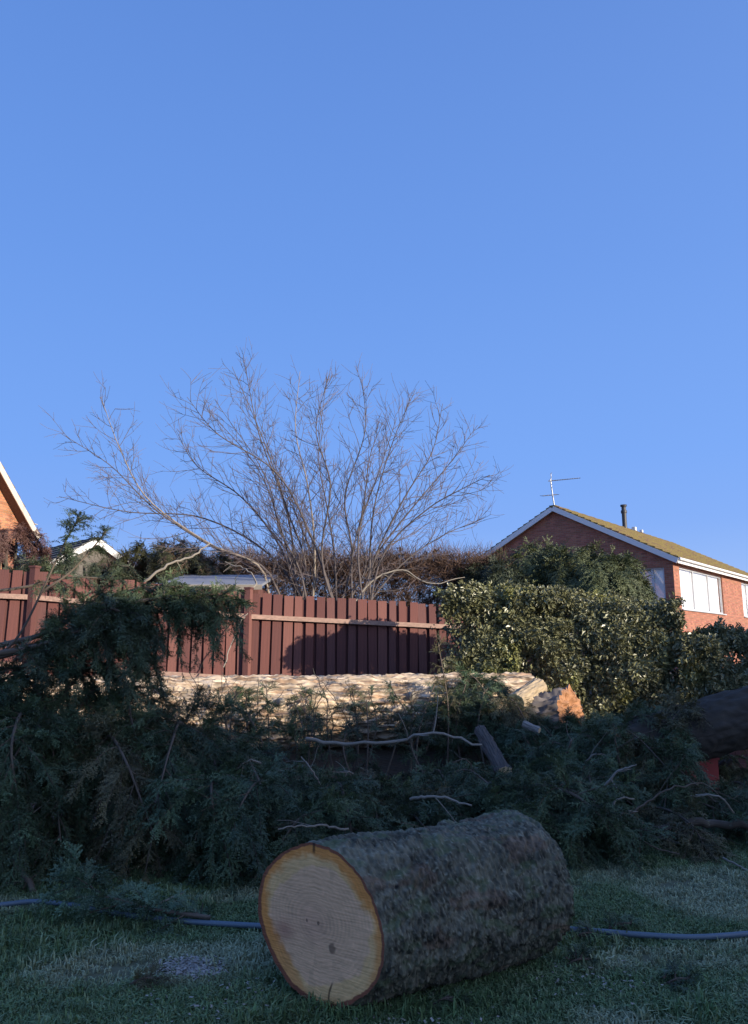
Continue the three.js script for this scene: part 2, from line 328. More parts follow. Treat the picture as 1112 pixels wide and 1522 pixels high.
  if (ridge) { const rg = new THREE.CylinderGeometry(.12, .12, .445, 8, 1, false, -Math.PI / 2, Math.PI); rg.rotateX(Math.PI / 2); rg.scale(1.25, .9, 1);
    for (let z = .2; z < rl - .2; z += .45) { const m = part('ridge_tile', rg, roof, t); m.position.set(0, hr + .02 + .006 * Math.sin(z * 7), verge - z); m.rotation.y = .03 * Math.sin(z * 5); } }
  return { t, slope };
}
// a white framed casement in the plane z = 0 facing +z of a holder
function windowUnit(parent, name, W, H, panes, place) {
  const win = new THREE.Group(); win.name = name; parent.add(win); place(win);
  const f = .06, d = .07;
  part('frame', mergeGeometries([box(W, f, d, 0, H - f / 2, 0), box(W, f, d, 0, f / 2, 0), box(f, H - 2 * f, d, -W / 2 + f / 2, H / 2, 0), box(f, H - 2 * f, d, W / 2 - f / 2, H / 2, 0)]), MAT.upvc, win);
  part('sill', box(W + .12, .04, .2, 0, -.022, .07), MAT.upvc, win);
  let x = -W / 2 + f; const tot = W - 2 * f;
  panes.forEach((s, i) => {
    const w = tot * s; if (i) part('mullion', box(.085, H - 2 * f, .06, x, H / 2, .003), MAT.upvc, win);
    part('pane', box(w - .052, H - 2 * f - .002, .006, x + w / 2, H / 2, -.005), MAT.glass, win);
    x += w;
  });
  part('blind', box(W - .02, H - .02, .01, 0, H / 2, -.09), MAT.blind, win);
  return win;
}
const GROUND_BACK = .64;
{ // brick house with mossy roof, right
  const corner = P(1007, 829, 28), phi = -40 * Math.PI / 180, gx = V(Math.cos(phi), 0, -Math.sin(phi)), gn = V(Math.sin(phi), 0, Math.cos(phi));
  const apex = onPlane(821, 752, corner, gn), half = corner.clone().sub(apex).dot(gx), eave = .25, verge = .2;
  const w = half - eave, slope = (apex.y - corner.y) / half, he = corner.y - GROUND_BACK + slope * eave, hr = apex.y - GROUND_BACK;
  const pos = apex.clone().addScaledVector(gn, -verge); pos.y = GROUND_BACK;
  const sideN = gx.clone(), sidePt = pos.clone().addScaledVector(gx, w);
  const sOf = (px, py) => { const q = onPlane(px, py, sidePt, sideN); return [-q.clone().sub(pos).dot(gn), q.y - GROUND_BACK]; };
  const gOf = (px, py) => { const q = onPlane(px, py, pos, gn); return [q.clone().sub(pos).dot(gx), q.y - GROUND_BACK]; };
  const [a0, ya] = sOf(1014, 905), [a1, yb] = sOf(1073, 860), top = sOf(1014, 843)[1];
  const [c0] = sOf(1103, 880), bot = ya;
  const [g0] = gOf(951, 860), [g1] = gOf(989, 860); const gt = gOf(985, 843)[1], gbm = gOf(985, 896)[1];
  const sideOpen = [[a0, a1, bot, top], [c0, c0 + 2.2, bot, top]], gabOpen = [[g0, Math.min(g1, w - .35), gbm, gt]];
  const { t } = house('brick_house', 'two storey brick house with mossy tiled roof and white bargeboards behind the clipped hedge', { pos, turn: phi, w, he, hr, L: 15, verge, eave, wall: MAT.brickRed, roof: MAT.mossRoof, trim: MAT.white, side: sideOpen, gable: gabOpen });
  sideOpen.forEach(([s0, s1, y0, y1], i) => windowUnit(t, 'window', s1 - s0, y1 - y0, i ? [.5, .5] : [.32, .36, .32], g => { g.position.set(w - .1, y0, -(s0 + s1) / 2); g.rotation.y = Math.PI / 2; }));
  gabOpen.forEach(([x0, x1, y0, y1]) => windowUnit(t, 'window', x1 - x0, y1 - y0, [.5, .5], g => g.position.set((x0 + x1) / 2, y0, -.1)));
  // flue, white vent cowls and the broken ridge
  const roofPt = (px, py) => { const n = gx.clone().multiplyScalar(slope).add(V(0, 1, 0)).normalize(); return onPlane(px, py, apex, n).sub(pos); };
  const toLocal = q => V(q.dot(gx), q.y, q.dot(gn));
  const fl = toLocal(onPlane(925, 778, apex, gx).sub(pos));
  const pts = []; const H = onPlane(925, 745, apex, gx).y - onPlane(925, 778, apex, gx).y;
  const prof = [[0, -.3], [.13, -.3], [.13, 0], [.115, .02], [.115, H * .62], [.15, H * .64], [.15, H * .74], [.11, H * .78], [.11, H * .92], [.16, H * .93], [.16, H], [0, H]].map(([a, b]) => new THREE.Vector2(a, b));
  const flue = part('flue_pipe', new THREE.LatheGeometry(prof, 14), MAT.darkMetal, t); flue.position.set(.12, hr + .0, fl.z); flue.userData.label = 'black metal flue pipe at the ridge';
  for (const [dz, s] of [[-.9, .11], [-1.9, .08]]) part('roof_vent', box(s * 1.6, s * 1.6, s * 2, .25, hr + .04, fl.z + dz), MAT.white, t);
  // television aerial on the gable peak
  const base = pos.clone().addScaledVector(gn, -.02).add(V(0, hr + .1, 0));
  const a = thing('television_aerial', 'grey television aerial with two antennas on the brick house gable peak', 'aerial', base, 0);
  const U = (px, py) => onPlane(px, py, base, V(0, 0, 1)).sub(base), metal = std(.30, .31, .33, .4, { metalness: .6 });
  part('mast', tube([V(0, -.25, 0), U(818, 712)], [.03, .026], 8), metal, a);
  const b0 = U(815, 715), b1 = U(862, 710.5);
  part('boom', tube([b0, b1], [.022, .018], 6), metal, a);
  for (let i = 0; i < 12; i++) { const p = b0.clone().lerp(b1, .12 + i * .078), s = .17 - i * .006; part('antenna_rod', tube([p.clone().add(V(.03, -.02, s)), p.clone().add(V(-.03, .02, -s))], [.01, .01], 4), metal, a); }
  for (const y of [-.32, -.16, .16, .32]) part('reflector_rod', tube([b0.clone().add(V(.1, y, .22)), b0.clone().add(V(.16, y, -.22))], [.012, .012], 4), metal, a);
  part('reflector_bar', tube([b0.clone().add(V(.13, -.36, 0)), b0.clone().add(V(.13, .36, 0))], [.014, .014], 4), metal, a);
  const c0b = U(806, 737), c1b = U(828, 735); part('lower_boom', tube([c0b, c1b], [.02, .02], 6), metal, a);
  for (let i = 0; i < 5; i++) { const p = c0b.clone().lerp(c1b, i / 4), s = .3; part('antenna_rod', tube([p.clone().add(V(.02, -.07, s)), p.clone().add(V(-.02, .07, -s))], [.012, .012], 4), metal, a); }
}
{ // orange brick house, far left
  const corner = P(58, 795, 22), phi = 74 * Math.PI / 180, gx = V(Math.cos(phi), 0, -Math.sin(phi)), gn = V(Math.sin(phi), 0, Math.cos(phi));
  const half = 4.6, eave = .45, verge = .35, v0 = onPlane(2, 692, corner, gn), run = corner.clone().sub(v0).dot(gx), slope = (v0.y - corner.y) / run;
  const apex = corner.clone().addScaledVector(gx, -half).add(V(0, slope * half, 0));
  const pos = apex.clone().addScaledVector(gn, -verge); pos.y = GROUND_BACK;
  house('brick_house', 'orange brick house with steep gable and cream bargeboard rising beyond the red fence', { pos, turn: phi, w: half - eave, he: corner.y - GROUND_BACK + slope * eave, hr: apex.y - GROUND_BACK, L: 9, verge, eave, wall: MAT.brickOrange, roof: MAT.brownRoof, trim: std(.66, .58, .48, .5), vergeSoffit: std(.14, .085, .06, .8), gutter: MAT.darkMetal, bargeDepth: .17 });
}
{ // small gabled bungalow with white bargeboards
  const apex = P(146, 800, 26), phi = 45 * Math.PI / 180, gx = V(Math.cos(phi), 0, -Math.sin(phi)), gn = V(Math.sin(phi), 0, Math.cos(phi));
  const r0 = onPlane(184, 829, apex, gn), half = r0.clone().sub(apex).dot(gx), slope = (apex.y - r0.y) / half;
  const pos = apex.clone().addScaledVector(gn, -.2); pos.y = GROUND_BACK;
  const hw = 3.3;
  const { t } = house('bungalow', 'low bungalow with grey roof and white bargeboards peeping over the red fence', { pos, turn: phi, w: hw, he: apex.y - slope * hw - GROUND_BACK, hr: apex.y - GROUND_BACK, L: 7.5, verge: .2, eave: .25, wall: std(.13, .115, .10, .9), roof: MAT.greyRoof, trim: MAT.white, gutter: MAT.darkMetal });
  part('vent_pipe', new THREE.CylinderGeometry(.09, .09, .9, 10), MAT.white, t).position.set(-1.2, apex.y - GROUND_BACK - .4, -4.6);
}
{ // the house behind the photographer: its long roof shades the lawn and the heap
  const hr = 1.08 + (SUN.y / SUN.z) * (8 + 10);
  const L = 19.5;
  house('terraced_house', 'long brick house whose tiled roof shades the lawn and the heap of boughs', { pos: V(10, 0, 10), turn: -Math.PI / 2, w: 4.6, he: 5.2, hr, L, wall: MAT.brickOrange, roof: MAT.brownRoof, trim: MAT.white });
}

// ---------------------------------------------------------------- fence and shed
{
  const posts = [[-150, 839, 11.0], [55, 850, 11.6], [371, 881, 12.6], [720, 902, 13.9]].map(a => P(...a));
  const f = thing('timber_fence', 'red brown timber fence with vertical boards, rails and posts behind the fallen trunk', 'fence', V(0, 0, 0));
  const board = new THREE.BoxGeometry(.148, 1, .018), H = 1.8;
  posts.forEach((p, i) => {
    const g = new THREE.BoxGeometry(.1, 1.95, .1); g.translate(0, -.95, 0); const m = part('post', g, FENCE[i % 4], f); m.position.copy(p).add(V(0, .03, .075)); m.rotation.y = -.3;
    part('post_cap', box(.125, .03, .125, 0, .04, 0), FENCE[1], m);
  });
  for (let i = 0; i < posts.length - 1; i++) {
    const a = posts[i], b = posts[i + 1], d = b.clone().sub(a), L = Math.hypot(d.x, d.z), ang = -Math.atan2(d.z, d.x), n = Math.round(L / .185);
    for (let k = 0; k < n; k++) {
      const t = (k + .5) / n, m = part('board', board, FENCE[Math.floor(R() * 4)], f); const dy = rr(-.012, .012);
      m.position.set(a.x + d.x * t + rr(-.012, .012) * d.x / L, a.y + d.y * t - H / 2 + dy, a.z + d.z * t); m.scale.set(rr(.84, 1.1), H + rr(-.02, .02), 1); m.rotation.y = ang + rr(-.05, .05); m.rotation.z = rr(-.016, .016);
    }
    const nrm = V(-Math.sin(-ang) * 0, 0, 0); const out = V(d.z, 0, -d.x).normalize(); if (out.z < 0) out.negate();
    for (const dd of [.40, 1.42]) { const off = out.clone().multiplyScalar(.045); const g = bar(a.clone().add(off).add(V(0, -dd, 0)), b.clone().add(off).add(V(0, -dd, 0)), .07, .075); part('rail', g, MAT.rail, f); }
    const back = out.clone().multiplyScalar(-.02);                                 // thin boards behind the gaps on the neighbour's side
    for (let k = 0; k < n; k++) { const t = k / n;  const m = part('rear_board', board, FENCE[1], f); m.position.set(a.x + d.x * t + back.x * 2.4, a.y + d.y * t - H / 2 - rr(-.01, .05), a.z + d.z * t + back.z * 2.4); m.scale.set(.95, H - .05, .8); m.rotation.y = ang; }
  }
}
{ // felted shed roof behind the fence
  const a = P(225, 861, 14), b = P(395, 853, 14.6), y0 = GROUND_BACK;
  const base = V((a.x + b.x) / 2, y0, (a.z + b.z) / 2 - 1), s = thing('garden_shed', 'low shed with grey felt roof just behind the red fence', 'shed', base);
  const W = b.x - a.x, h = a.y - y0;
  part('wall', box(W - .2, h - .12, 2, 0, (h - .12) / 2, -.1), FENCE[3], s);
  const rf = box(W, .05, 2.4, 0, 0, 0); rf.rotateX(.17); rf.translate(0, h + .1, 0); part('roof', rf, std(.24, .26, .31, .75, { bumpMap: barkTex.bump, bumpScale: .004 }), s);
  part('fascia', box(W + .02, .09, .025, 0, h - .14, 1.2), MAT.branchPale, s);
}

// ---------------------------------------------------------------- trunks and sawn log
// a trunk from A to B; its ends lie in planes with normals nA, nB (pointing out)
function trunkGeometry(A, B, rA, rB, { ns = 64, nt = 80, disp = () => 0, out = () => 1, nA, nB, bow = () => 0, color, wobB = .0015, edge = 0 }) {
  const ax = B.clone().sub(A), L = ax.length(); ax.normalize(); nA = (nA ?? ax.clone().negate()); nB = (nB ?? ax.clone());
  const e1 = V().crossVectors(V(0, 1, 0), ax).normalize(); if (e1.z < 0) e1.negate(); const e2 = V().crossVectors(ax, e1); if (e2.y < 0) e2.negate();
  const flip = V().crossVectors(e1, e2).dot(ax) < 0;
  const spoke = th => e1.clone().multiplyScalar(Math.cos(th)).addScaledVector(e2, Math.sin(th));
  const flatA = th => -rA * out(th, 0) * spoke(th).dot(nA) / ax.dot(nA);
  const rad = (th, s) => { const t = s / L; return lerp(rA, rB, t) * out(th, t) + disp(th, s) * (edge ? lerp(edge, 1, sstep(0, .07, s - flatA(th))) : 1); };
  const endA = th => { let q = 0; for (let i = 0; i < 5; i++) q = -rad(th, q) * spoke(th).dot(nA) / ax.dot(nA); return q; };
  const endB = th => { let q = L; for (let i = 0; i < 5; i++) q = L - rad(th, q) * spoke(th).dot(nB) / ax.dot(nB); return q; };
  const memo = f => { const m = new Map(); return th => { if (!m.has(th)) m.set(th, f(th)); return m.get(th); }; }; const eA = memo(endA), eB = memo(endB);
  const pt = (th, s) => A.clone().addScaledVector(ax, s).addScaledVector(spoke(th), rad(th, s)).add(V(0, bow(s / L), 0));
  const pos = [], uv = [], col = [], idx = [], o = [0, 0, 0], w = ns + 1;
  for (let i = 0; i <= nt; i++) for (let k = 0; k <= ns; k++) {
    const th = (k % ns) / ns * Math.PI * 2, s = lerp(eA(th), eB(th), i / nt), p = pt(th, s); pos.push(p.x, p.y, p.z); uv.push(k / ns * 2 * Math.PI * rA, s); color(th, s, o); col.push(...o);
  }
  for (let i = 0; i < nt; i++) for (let k = 0; k < ns; k++) { const a = i * w + k, b = a + 1, c = a + w, d = c + 1; flip ? idx.push(a, c, b, b, c, d) : idx.push(a, b, c, b, d, c); }
  const bark = new THREE.BufferGeometry(); bark.setAttribute('position', new THREE.Float32BufferAttribute(pos, 3)); bark.setAttribute('uv', new THREE.Float32BufferAttribute(uv, 2)); bark.setAttribute('color', new THREE.Float32BufferAttribute(col, 3)); bark.setIndex(idx); bark.computeVertexNormals();
  const face = (end, normal, wob) => {
    const p = [], u = [], ix = [], nr = 14, c = A.clone().addScaledVector(ax, end === eA ? 0 : L).add(V(0, bow(end === eA ? 0 : 1), 0));
    for (let j = 0; j <= nr; j++) for (let k = 0; k <= ns; k++) { const th = (k % ns) / ns * Math.PI * 2, q = pt(th, end(th)).sub(c).multiplyScalar(j / nr).add(c); if (wob && j && j < nr) q.addScaledVector(normal, wob * fbm(q.x * 7, q.y * 16, q.z * 7, 3)); p.push(q.x, q.y, q.z); u.push(.5 + .5 * j / nr * Math.cos(th), .5 + .5 * j / nr * Math.sin(th)); }
    for (let j = 0; j < nr; j++) for (let k = 0; k < ns; k++) { const a = j * w + k, b = a + 1, d = a + w, e = d + 1; ix.push(a, d, b, b, d, e); }
    const g = new THREE.BufferGeometry(); g.setAttribute('position', new THREE.Float32BufferAttribute(p, 3)); g.setAttribute('uv', new THREE.Float32BufferAttribute(u, 2)); g.setIndex(ix); g.computeVertexNormals();
    const nm = g.attributes.normal; if (V(nm.getX(w + 1), nm.getY(w + 1), nm.getZ(w + 1)).dot(normal) < 0) { const a = g.index.array; for (let i = 0; i < a.length; i += 3) { const q = a[i]; a[i] = a[i + 1]; a[i + 1] = q; } g.computeVertexNormals(); }
    return g;
  };
  return { bark, faceA: face(eA, nA, .0015), faceB: face(eB, nB, wobB) };
}
const woodEnd = (() => {
  const knots = [[.23, -.24, .055, .075], [-.17, .03, .02, .03], [.01, .03, .02, .025]];
  const f = (u, v, o, want) => {
    let x = u * 2 - 1, y = v * 2 - 1; const rho = Math.hypot(x, y), th = Math.atan2(y, x);
    const nz = fbm(x * 2.2, y * 2.2, 4.4, 4), fine = fbm(x * 9, y * 9, 1.4, 3), grain = fbm(x * 3, y * 40, 2.2, 3);
    const ring = Math.sin((Math.hypot(x + .05, y - .03) + .05 * nz) * 105 + nz * 3);
    const heartR = .75 + .05 * Math.sin(th * 2 + .6) + .17 * nz + .05 * fine, heart = 1 - sstep(heartR - .02, heartR + .035, rho);
    const lowRight = Math.max(0, Math.cos(th + 1.25)), lowLeft = Math.max(0, Math.cos(th + 2.35));
    const rimR = .87 - .04 * Math.max(0, Math.cos(th - .3)) + .10 * lowRight - .16 * lowLeft * lowLeft + .17 * nz + .08 * fine, rim = sstep(rimR - .06, rimR + .06, rho) * (1 - .5 * lowRight);
    const c = [lerp(.75, .73, heart), lerp(.445, .425, heart), lerp(.19, .235, heart)];
    for (let i = 0; i < 3; i++) c[i] = lerp(c[i], [.68, .25, .05][i], rim * .92);
    const deep = sstep(.95, .97, rho + .02 * fine + .03 * lowLeft); for (let i = 0; i < 3; i++) c[i] = lerp(c[i], [.22, .07, .035][i], deep);
    let k = 1 + .065 * ring * (rho < .95) * (.35 + 2.2 * Math.abs(nz)) + .22 * fine + .22 * grain + .16 * nz;
    const dark = Math.exp(-(((x + .57) / .16) ** 2 + ((y + .17) / .15) ** 2)); c[0] *= 1 - .32 * dark; c[1] *= 1 - .42 * dark; c[2] *= 1 - .38 * dark;
    const mid = Math.exp(-(((x + .1) / .28) ** 2 + ((y + .02) / .26) ** 2)); c[0] *= 1 - .10 * mid; c[1] *= 1 - .14 * mid; c[2] *= 1 - .1 * mid;
    for (const [kx, ky, rx, ry] of knots) { const q = Math.hypot((x - kx) / rx, (y - ky) / ry) + .5 * fine; k *= 1 - .62 * (1 - sstep(.6, 1.1, q)); }
    const cx1 = .22 + .04 * Math.sin(y * 9), crack = (1 - sstep(.006, .02, Math.abs(x - cx1))) * sstep(-.62, -.72, y), crack2 = (1 - sstep(.008, .03, Math.abs(x + .07))) * sstep(.84, .9, y);
    const ray_ = sstep(.9, .98, Math.abs(Math.sin(th * 5.5 + 2.4 * nz + .7))) * sstep(.25, .5, rho) * (1 - sstep(.8, .9, rho)) * sstep(-.05, .2, fine + nz); k *= 1 - .14 * ray_;
    k *= 1 - .75 * Math.max(crack, crack2);
    if (want === 'bump') { o[0] = o[1] = o[2] = .5 + .02 * ring * heart + .4 * grain + .25 * fine - .35 * crack; return; }
    for (let i = 0; i < 3; i++) o[i] = c[i] * Math.max(.12, k);
  };
  return new THREE.MeshStandardMaterial({ map: texture(768, 768, (u, v, o) => f(u, v, o), true, false), bumpMap: texture(512, 512, (u, v, o) => f(u, v, o, 'bump'), false, false), bumpScale: .005, roughness: .78 });
})();
MAT.barkVertex = new THREE.MeshStandardMaterial({ vertexColors: true, roughness: .95, bumpMap: barkTex.bump.clone(), bumpScale: .006 }); MAT.barkVertex.bumpMap.repeat.set(5, 5);
const flakes = (a, s, f1, f2) => { // scaly bark: sharp-edged plates
  const n = fbm(a * f1, s * f2, .7, 4), m = fbm(a * f1 * 2.6 + 9, s * f2 * 2.2, 3.7, 3);
  return (1 - Math.abs(n) * 3.2) * -.55 + Math.floor((m + .5) * 5) / 5 * .8;
};
{ // the sawn log on the lawn
  const A = V(-.245, .322, -3.50), B = V(.765, .333, -4.06), r = .303;
  const t = thing('sawn_log', 'thick sawn log section with grey bark and orange rimmed cut face on the lawn', 'log', V(.25, 0, -3.78));
  const out = (th, q) => { const d = (a, w) => { let x = Math.abs(((th - a) % (2 * Math.PI) + 3 * Math.PI) % (2 * Math.PI) - Math.PI); return Math.exp(-x * x / (w * w)); }; return 1.02 + .05 * d(1.5, .8) - .085 * d(3.95, .55) + .035 * d(4.9, .4) - .03 * d(.3, .5) + .04 * d(2.7, .6) + .008 * Math.sin(5 * th + 3 * q) + .018 * Math.sin(3 * th + 2 + 5 * q) + .03 * Math.exp(-(((q - .93) / .1) ** 2)) * (1 + Math.sin(th)); };
  const disp = (th, s) => { const c = Math.cos(th), sn = Math.sin(th), w = .25 * fbm(c * 3, sn * 3, s * 4, 2); // scales lie round the log
    const n = fbm(c * 1.6, sn * 1.6, s * 2.2, 3) * .035, p = fbm(c * 5.2 + w, sn * 5.2 - w, s * 34 + w * 9, 3), q = fbm(c * 15 + w, sn * 15, s * 80, 2);
    const knot = [[.7, .38], [1.9, .75], [.15, .85], [5.9, .55]].reduce((v, [kt, ks]) => { const e = Math.hypot((th - kt) * .32, s - ks); return v + .03 * Math.exp(-((e / .035) ** 2)) - .022 * Math.exp(-((e / .014) ** 2)); }, 0);
    const plate = Math.max(-.24, Math.min(.28, p * 1.9)); return knot + n + .024 * plate + .012 * q + .004 * (.3 - Math.abs(fbm(c * 30, sn * 30, s * 110, 2))); };
  const color = (th, s, o) => { const c = Math.cos(th), sn = Math.sin(th), w = .25 * fbm(c * 3, sn * 3, s * 4, 2), a = fbm(c * 3, sn * 3, s * 4 + 9, 4), b = fbm(c * 8 + w, sn * 8, s * 60 + 2, 3), l = sstep(.05, .25, fbm(c * 5 + 5, sn * 5, s * 7, 4)), fleck = sstep(.16, .3, fbm(c * 16 + w, sn * 16, s * 75 + 7, 2));
    const k = Math.max(.2, 1 + 1.3 * a + 1.9 * b); o[0] = .112 * k; o[1] = .106 * k; o[2] = .076 * k; o[0] = lerp(o[0], .095, l * .6); o[1] = lerp(o[1], .125, l * .6); o[2] = lerp(o[2], .06, l * .6); for (let i = 0; i < 3; i++) o[i] = lerp(o[i], [.29, .28, .20][i], fleck * .6);
    const torn = sstep(.17, .24, fbm(c * 2.2 + 3, sn * 2.2, s * 3 + 21, 3)); o[0] = lerp(o[0], .115 * k, torn * .7); o[1] = lerp(o[1], .075 * k, torn * .7); o[2] = lerp(o[2], .05 * k, torn * .7); };
  const g = trunkGeometry(A, B, r, .306, { ns: 460, nt: 320, edge: .3, disp, out, nA: V(-.56, .0, .83).normalize(), nB: V(.82, 0, -.57).normalize(), color });
  for (const k in g) move(g[k], t.position);
  part('bark', g.bark, MAT.barkVertex, t);
  part('cut_face', g.faceA, woodEnd, t).userData.label = 'fresh cut face with grey heartwood and orange rim';
  part('cut_face', g.faceB, woodEnd, t);
}
let trunkTop;
{ // the fallen trunk in the sun
  const A = P(-150, 1040, 9.9), B = P(790, 1046, 10.3); A.y = .73; B.y = .72;
  const r = .475, t = thing('fallen_trunk', 'long fallen trunk with pale sunlit bark lying before the red fence', 'trunk', V((A.x + B.x) / 2, .25, (A.z + B.z) / 2));
  const disp = (th, s) => { const c = Math.cos(th), sn = Math.sin(th); const w = .15 * fbm(c * 2, sn * 2, s * .8, 2); return .06 * fbm(c * 4 + w, sn * 4 + w, s * 1.4, 3) + .2 * Math.max(-.14, .1 - Math.abs(fbm(c * 8 + w * 5, sn * 8, s * 1.7, 4))) + .05 * fbm(c * 24, sn * 24, s * 6, 3) + .025 * fbm(c * 3, sn * 3, s * 3, 2); };
  const color = (th, s, o) => { const c = Math.cos(th), sn = Math.sin(th), a = fbm(c * 8, sn * 8, s * 1.6, 4), b = fbm(c * 22, sn * 22, s * 6, 3), m = sstep(.1, .3, fbm(c * 11, sn * 11, s * 4.5 + 3, 3)), k = Math.max(.3, 1 + 1.0 * a + 1.3 * b) * (1 - .5 * m); const br = sstep(-.04, .16, fbm(c * 15 + 4, sn * 15, s * 2.4, 4)); o[0] = lerp(.56, .30, br) * k; o[1] = lerp(.45, .20, br) * k; o[2] = lerp(.33, .13, br) * k; };
  const g = trunkGeometry(A, B, r, r * .95, { ns: 240, nt: 520, disp, out: th => 1 + .03 * Math.sin(2 * th + 1), color, bow: q => -.05 * Math.sin(Math.PI * Math.min(1, q * 1.15)) });
  for (const k in g) move(g[k], t.position);
  part('bark', g.bark, MAT.barkVertex, t); part('cut_face', g.faceA, woodEnd, t); part('cut_face', g.faceB, woodEnd, t);
  for (const [q, th, l] of [[.42, .55, .08], [.6, .25, .06], [.8, .4, .07]]) { const p = A.clone().lerp(B, q).sub(t.position), d = V(0, Math.sin(th), Math.cos(th)); part('limb_stub', tube([p.clone().addScaledVector(d, .3), p.clone().addScaledVector(d, .46 + l * .5), p.clone().addScaledVector(d, .46 + l).add(V(.04, 0, 0))], [.07, .055, .045], 10, .2), MAT.branchPale, t); }
  trunkTop = A.y + r;
}
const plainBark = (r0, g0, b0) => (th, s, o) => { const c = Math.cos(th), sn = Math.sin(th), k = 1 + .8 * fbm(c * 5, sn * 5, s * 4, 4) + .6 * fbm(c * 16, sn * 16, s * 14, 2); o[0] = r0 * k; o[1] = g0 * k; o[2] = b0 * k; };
const roughDisp = amp => (th, s) => { const c = Math.cos(th), sn = Math.sin(th); return amp * (fbm(c * 4, sn * 4, s * 3, 3) + .6 * fbm(c * 12, sn * 12, s * 8, 2)); };
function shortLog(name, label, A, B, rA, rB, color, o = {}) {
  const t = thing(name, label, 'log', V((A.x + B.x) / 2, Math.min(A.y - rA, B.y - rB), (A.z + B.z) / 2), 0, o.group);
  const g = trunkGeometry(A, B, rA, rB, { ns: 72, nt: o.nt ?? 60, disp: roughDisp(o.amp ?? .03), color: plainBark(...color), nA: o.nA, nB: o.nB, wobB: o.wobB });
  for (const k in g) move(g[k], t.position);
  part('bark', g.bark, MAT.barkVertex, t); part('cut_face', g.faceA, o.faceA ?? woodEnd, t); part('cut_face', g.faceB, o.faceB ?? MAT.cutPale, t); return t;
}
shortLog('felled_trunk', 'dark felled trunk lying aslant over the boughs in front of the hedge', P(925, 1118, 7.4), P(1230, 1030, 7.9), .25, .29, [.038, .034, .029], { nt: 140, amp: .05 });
{ // torn butt with orange splintered wood and the sawn pieces by the hedge
  const tear = std(.40, .20, .10, .9, { bumpMap: barkTex.bump, bumpScale: .05 });
  const A = P(775, 1075, 9.2), B = P(848, 1058, 9.1);
  shortLog('torn_log', 'short log with torn orange wood leaning at the hedge foot', A, B, .26, .27, [.15, .13, .12], { amp: .14, wobB: .16, nB: V(.75, .15, .65).normalize(), faceB: tear });
  shortLog('sawn_branch', 'stout sawn branch with yellow cut end propped by the fallen trunk', P(766, 1046, 8.9), P(800, 1022, 9.4), .115, .12, [.36, .28, .18], { faceA: std(.62, .52, .24, .8) });
  shortLog('sawn_branch', 'dark sawn branch with pale round cut end poking from the boughs', P(714, 1086, 7.9), P(750, 1150, 7.1), .06, .07, [.09, .075, .065], { faceA: std(.52, .48, .44, .8) });
  shortLog('sawn_branch', 'thin grey sawn branch lying across the dark boughs below the torn log', P(778, 1076, 8.1), P(802, 1086, 8.0), .035, .03, [.30, .27, .24], { nt: 20 });
}

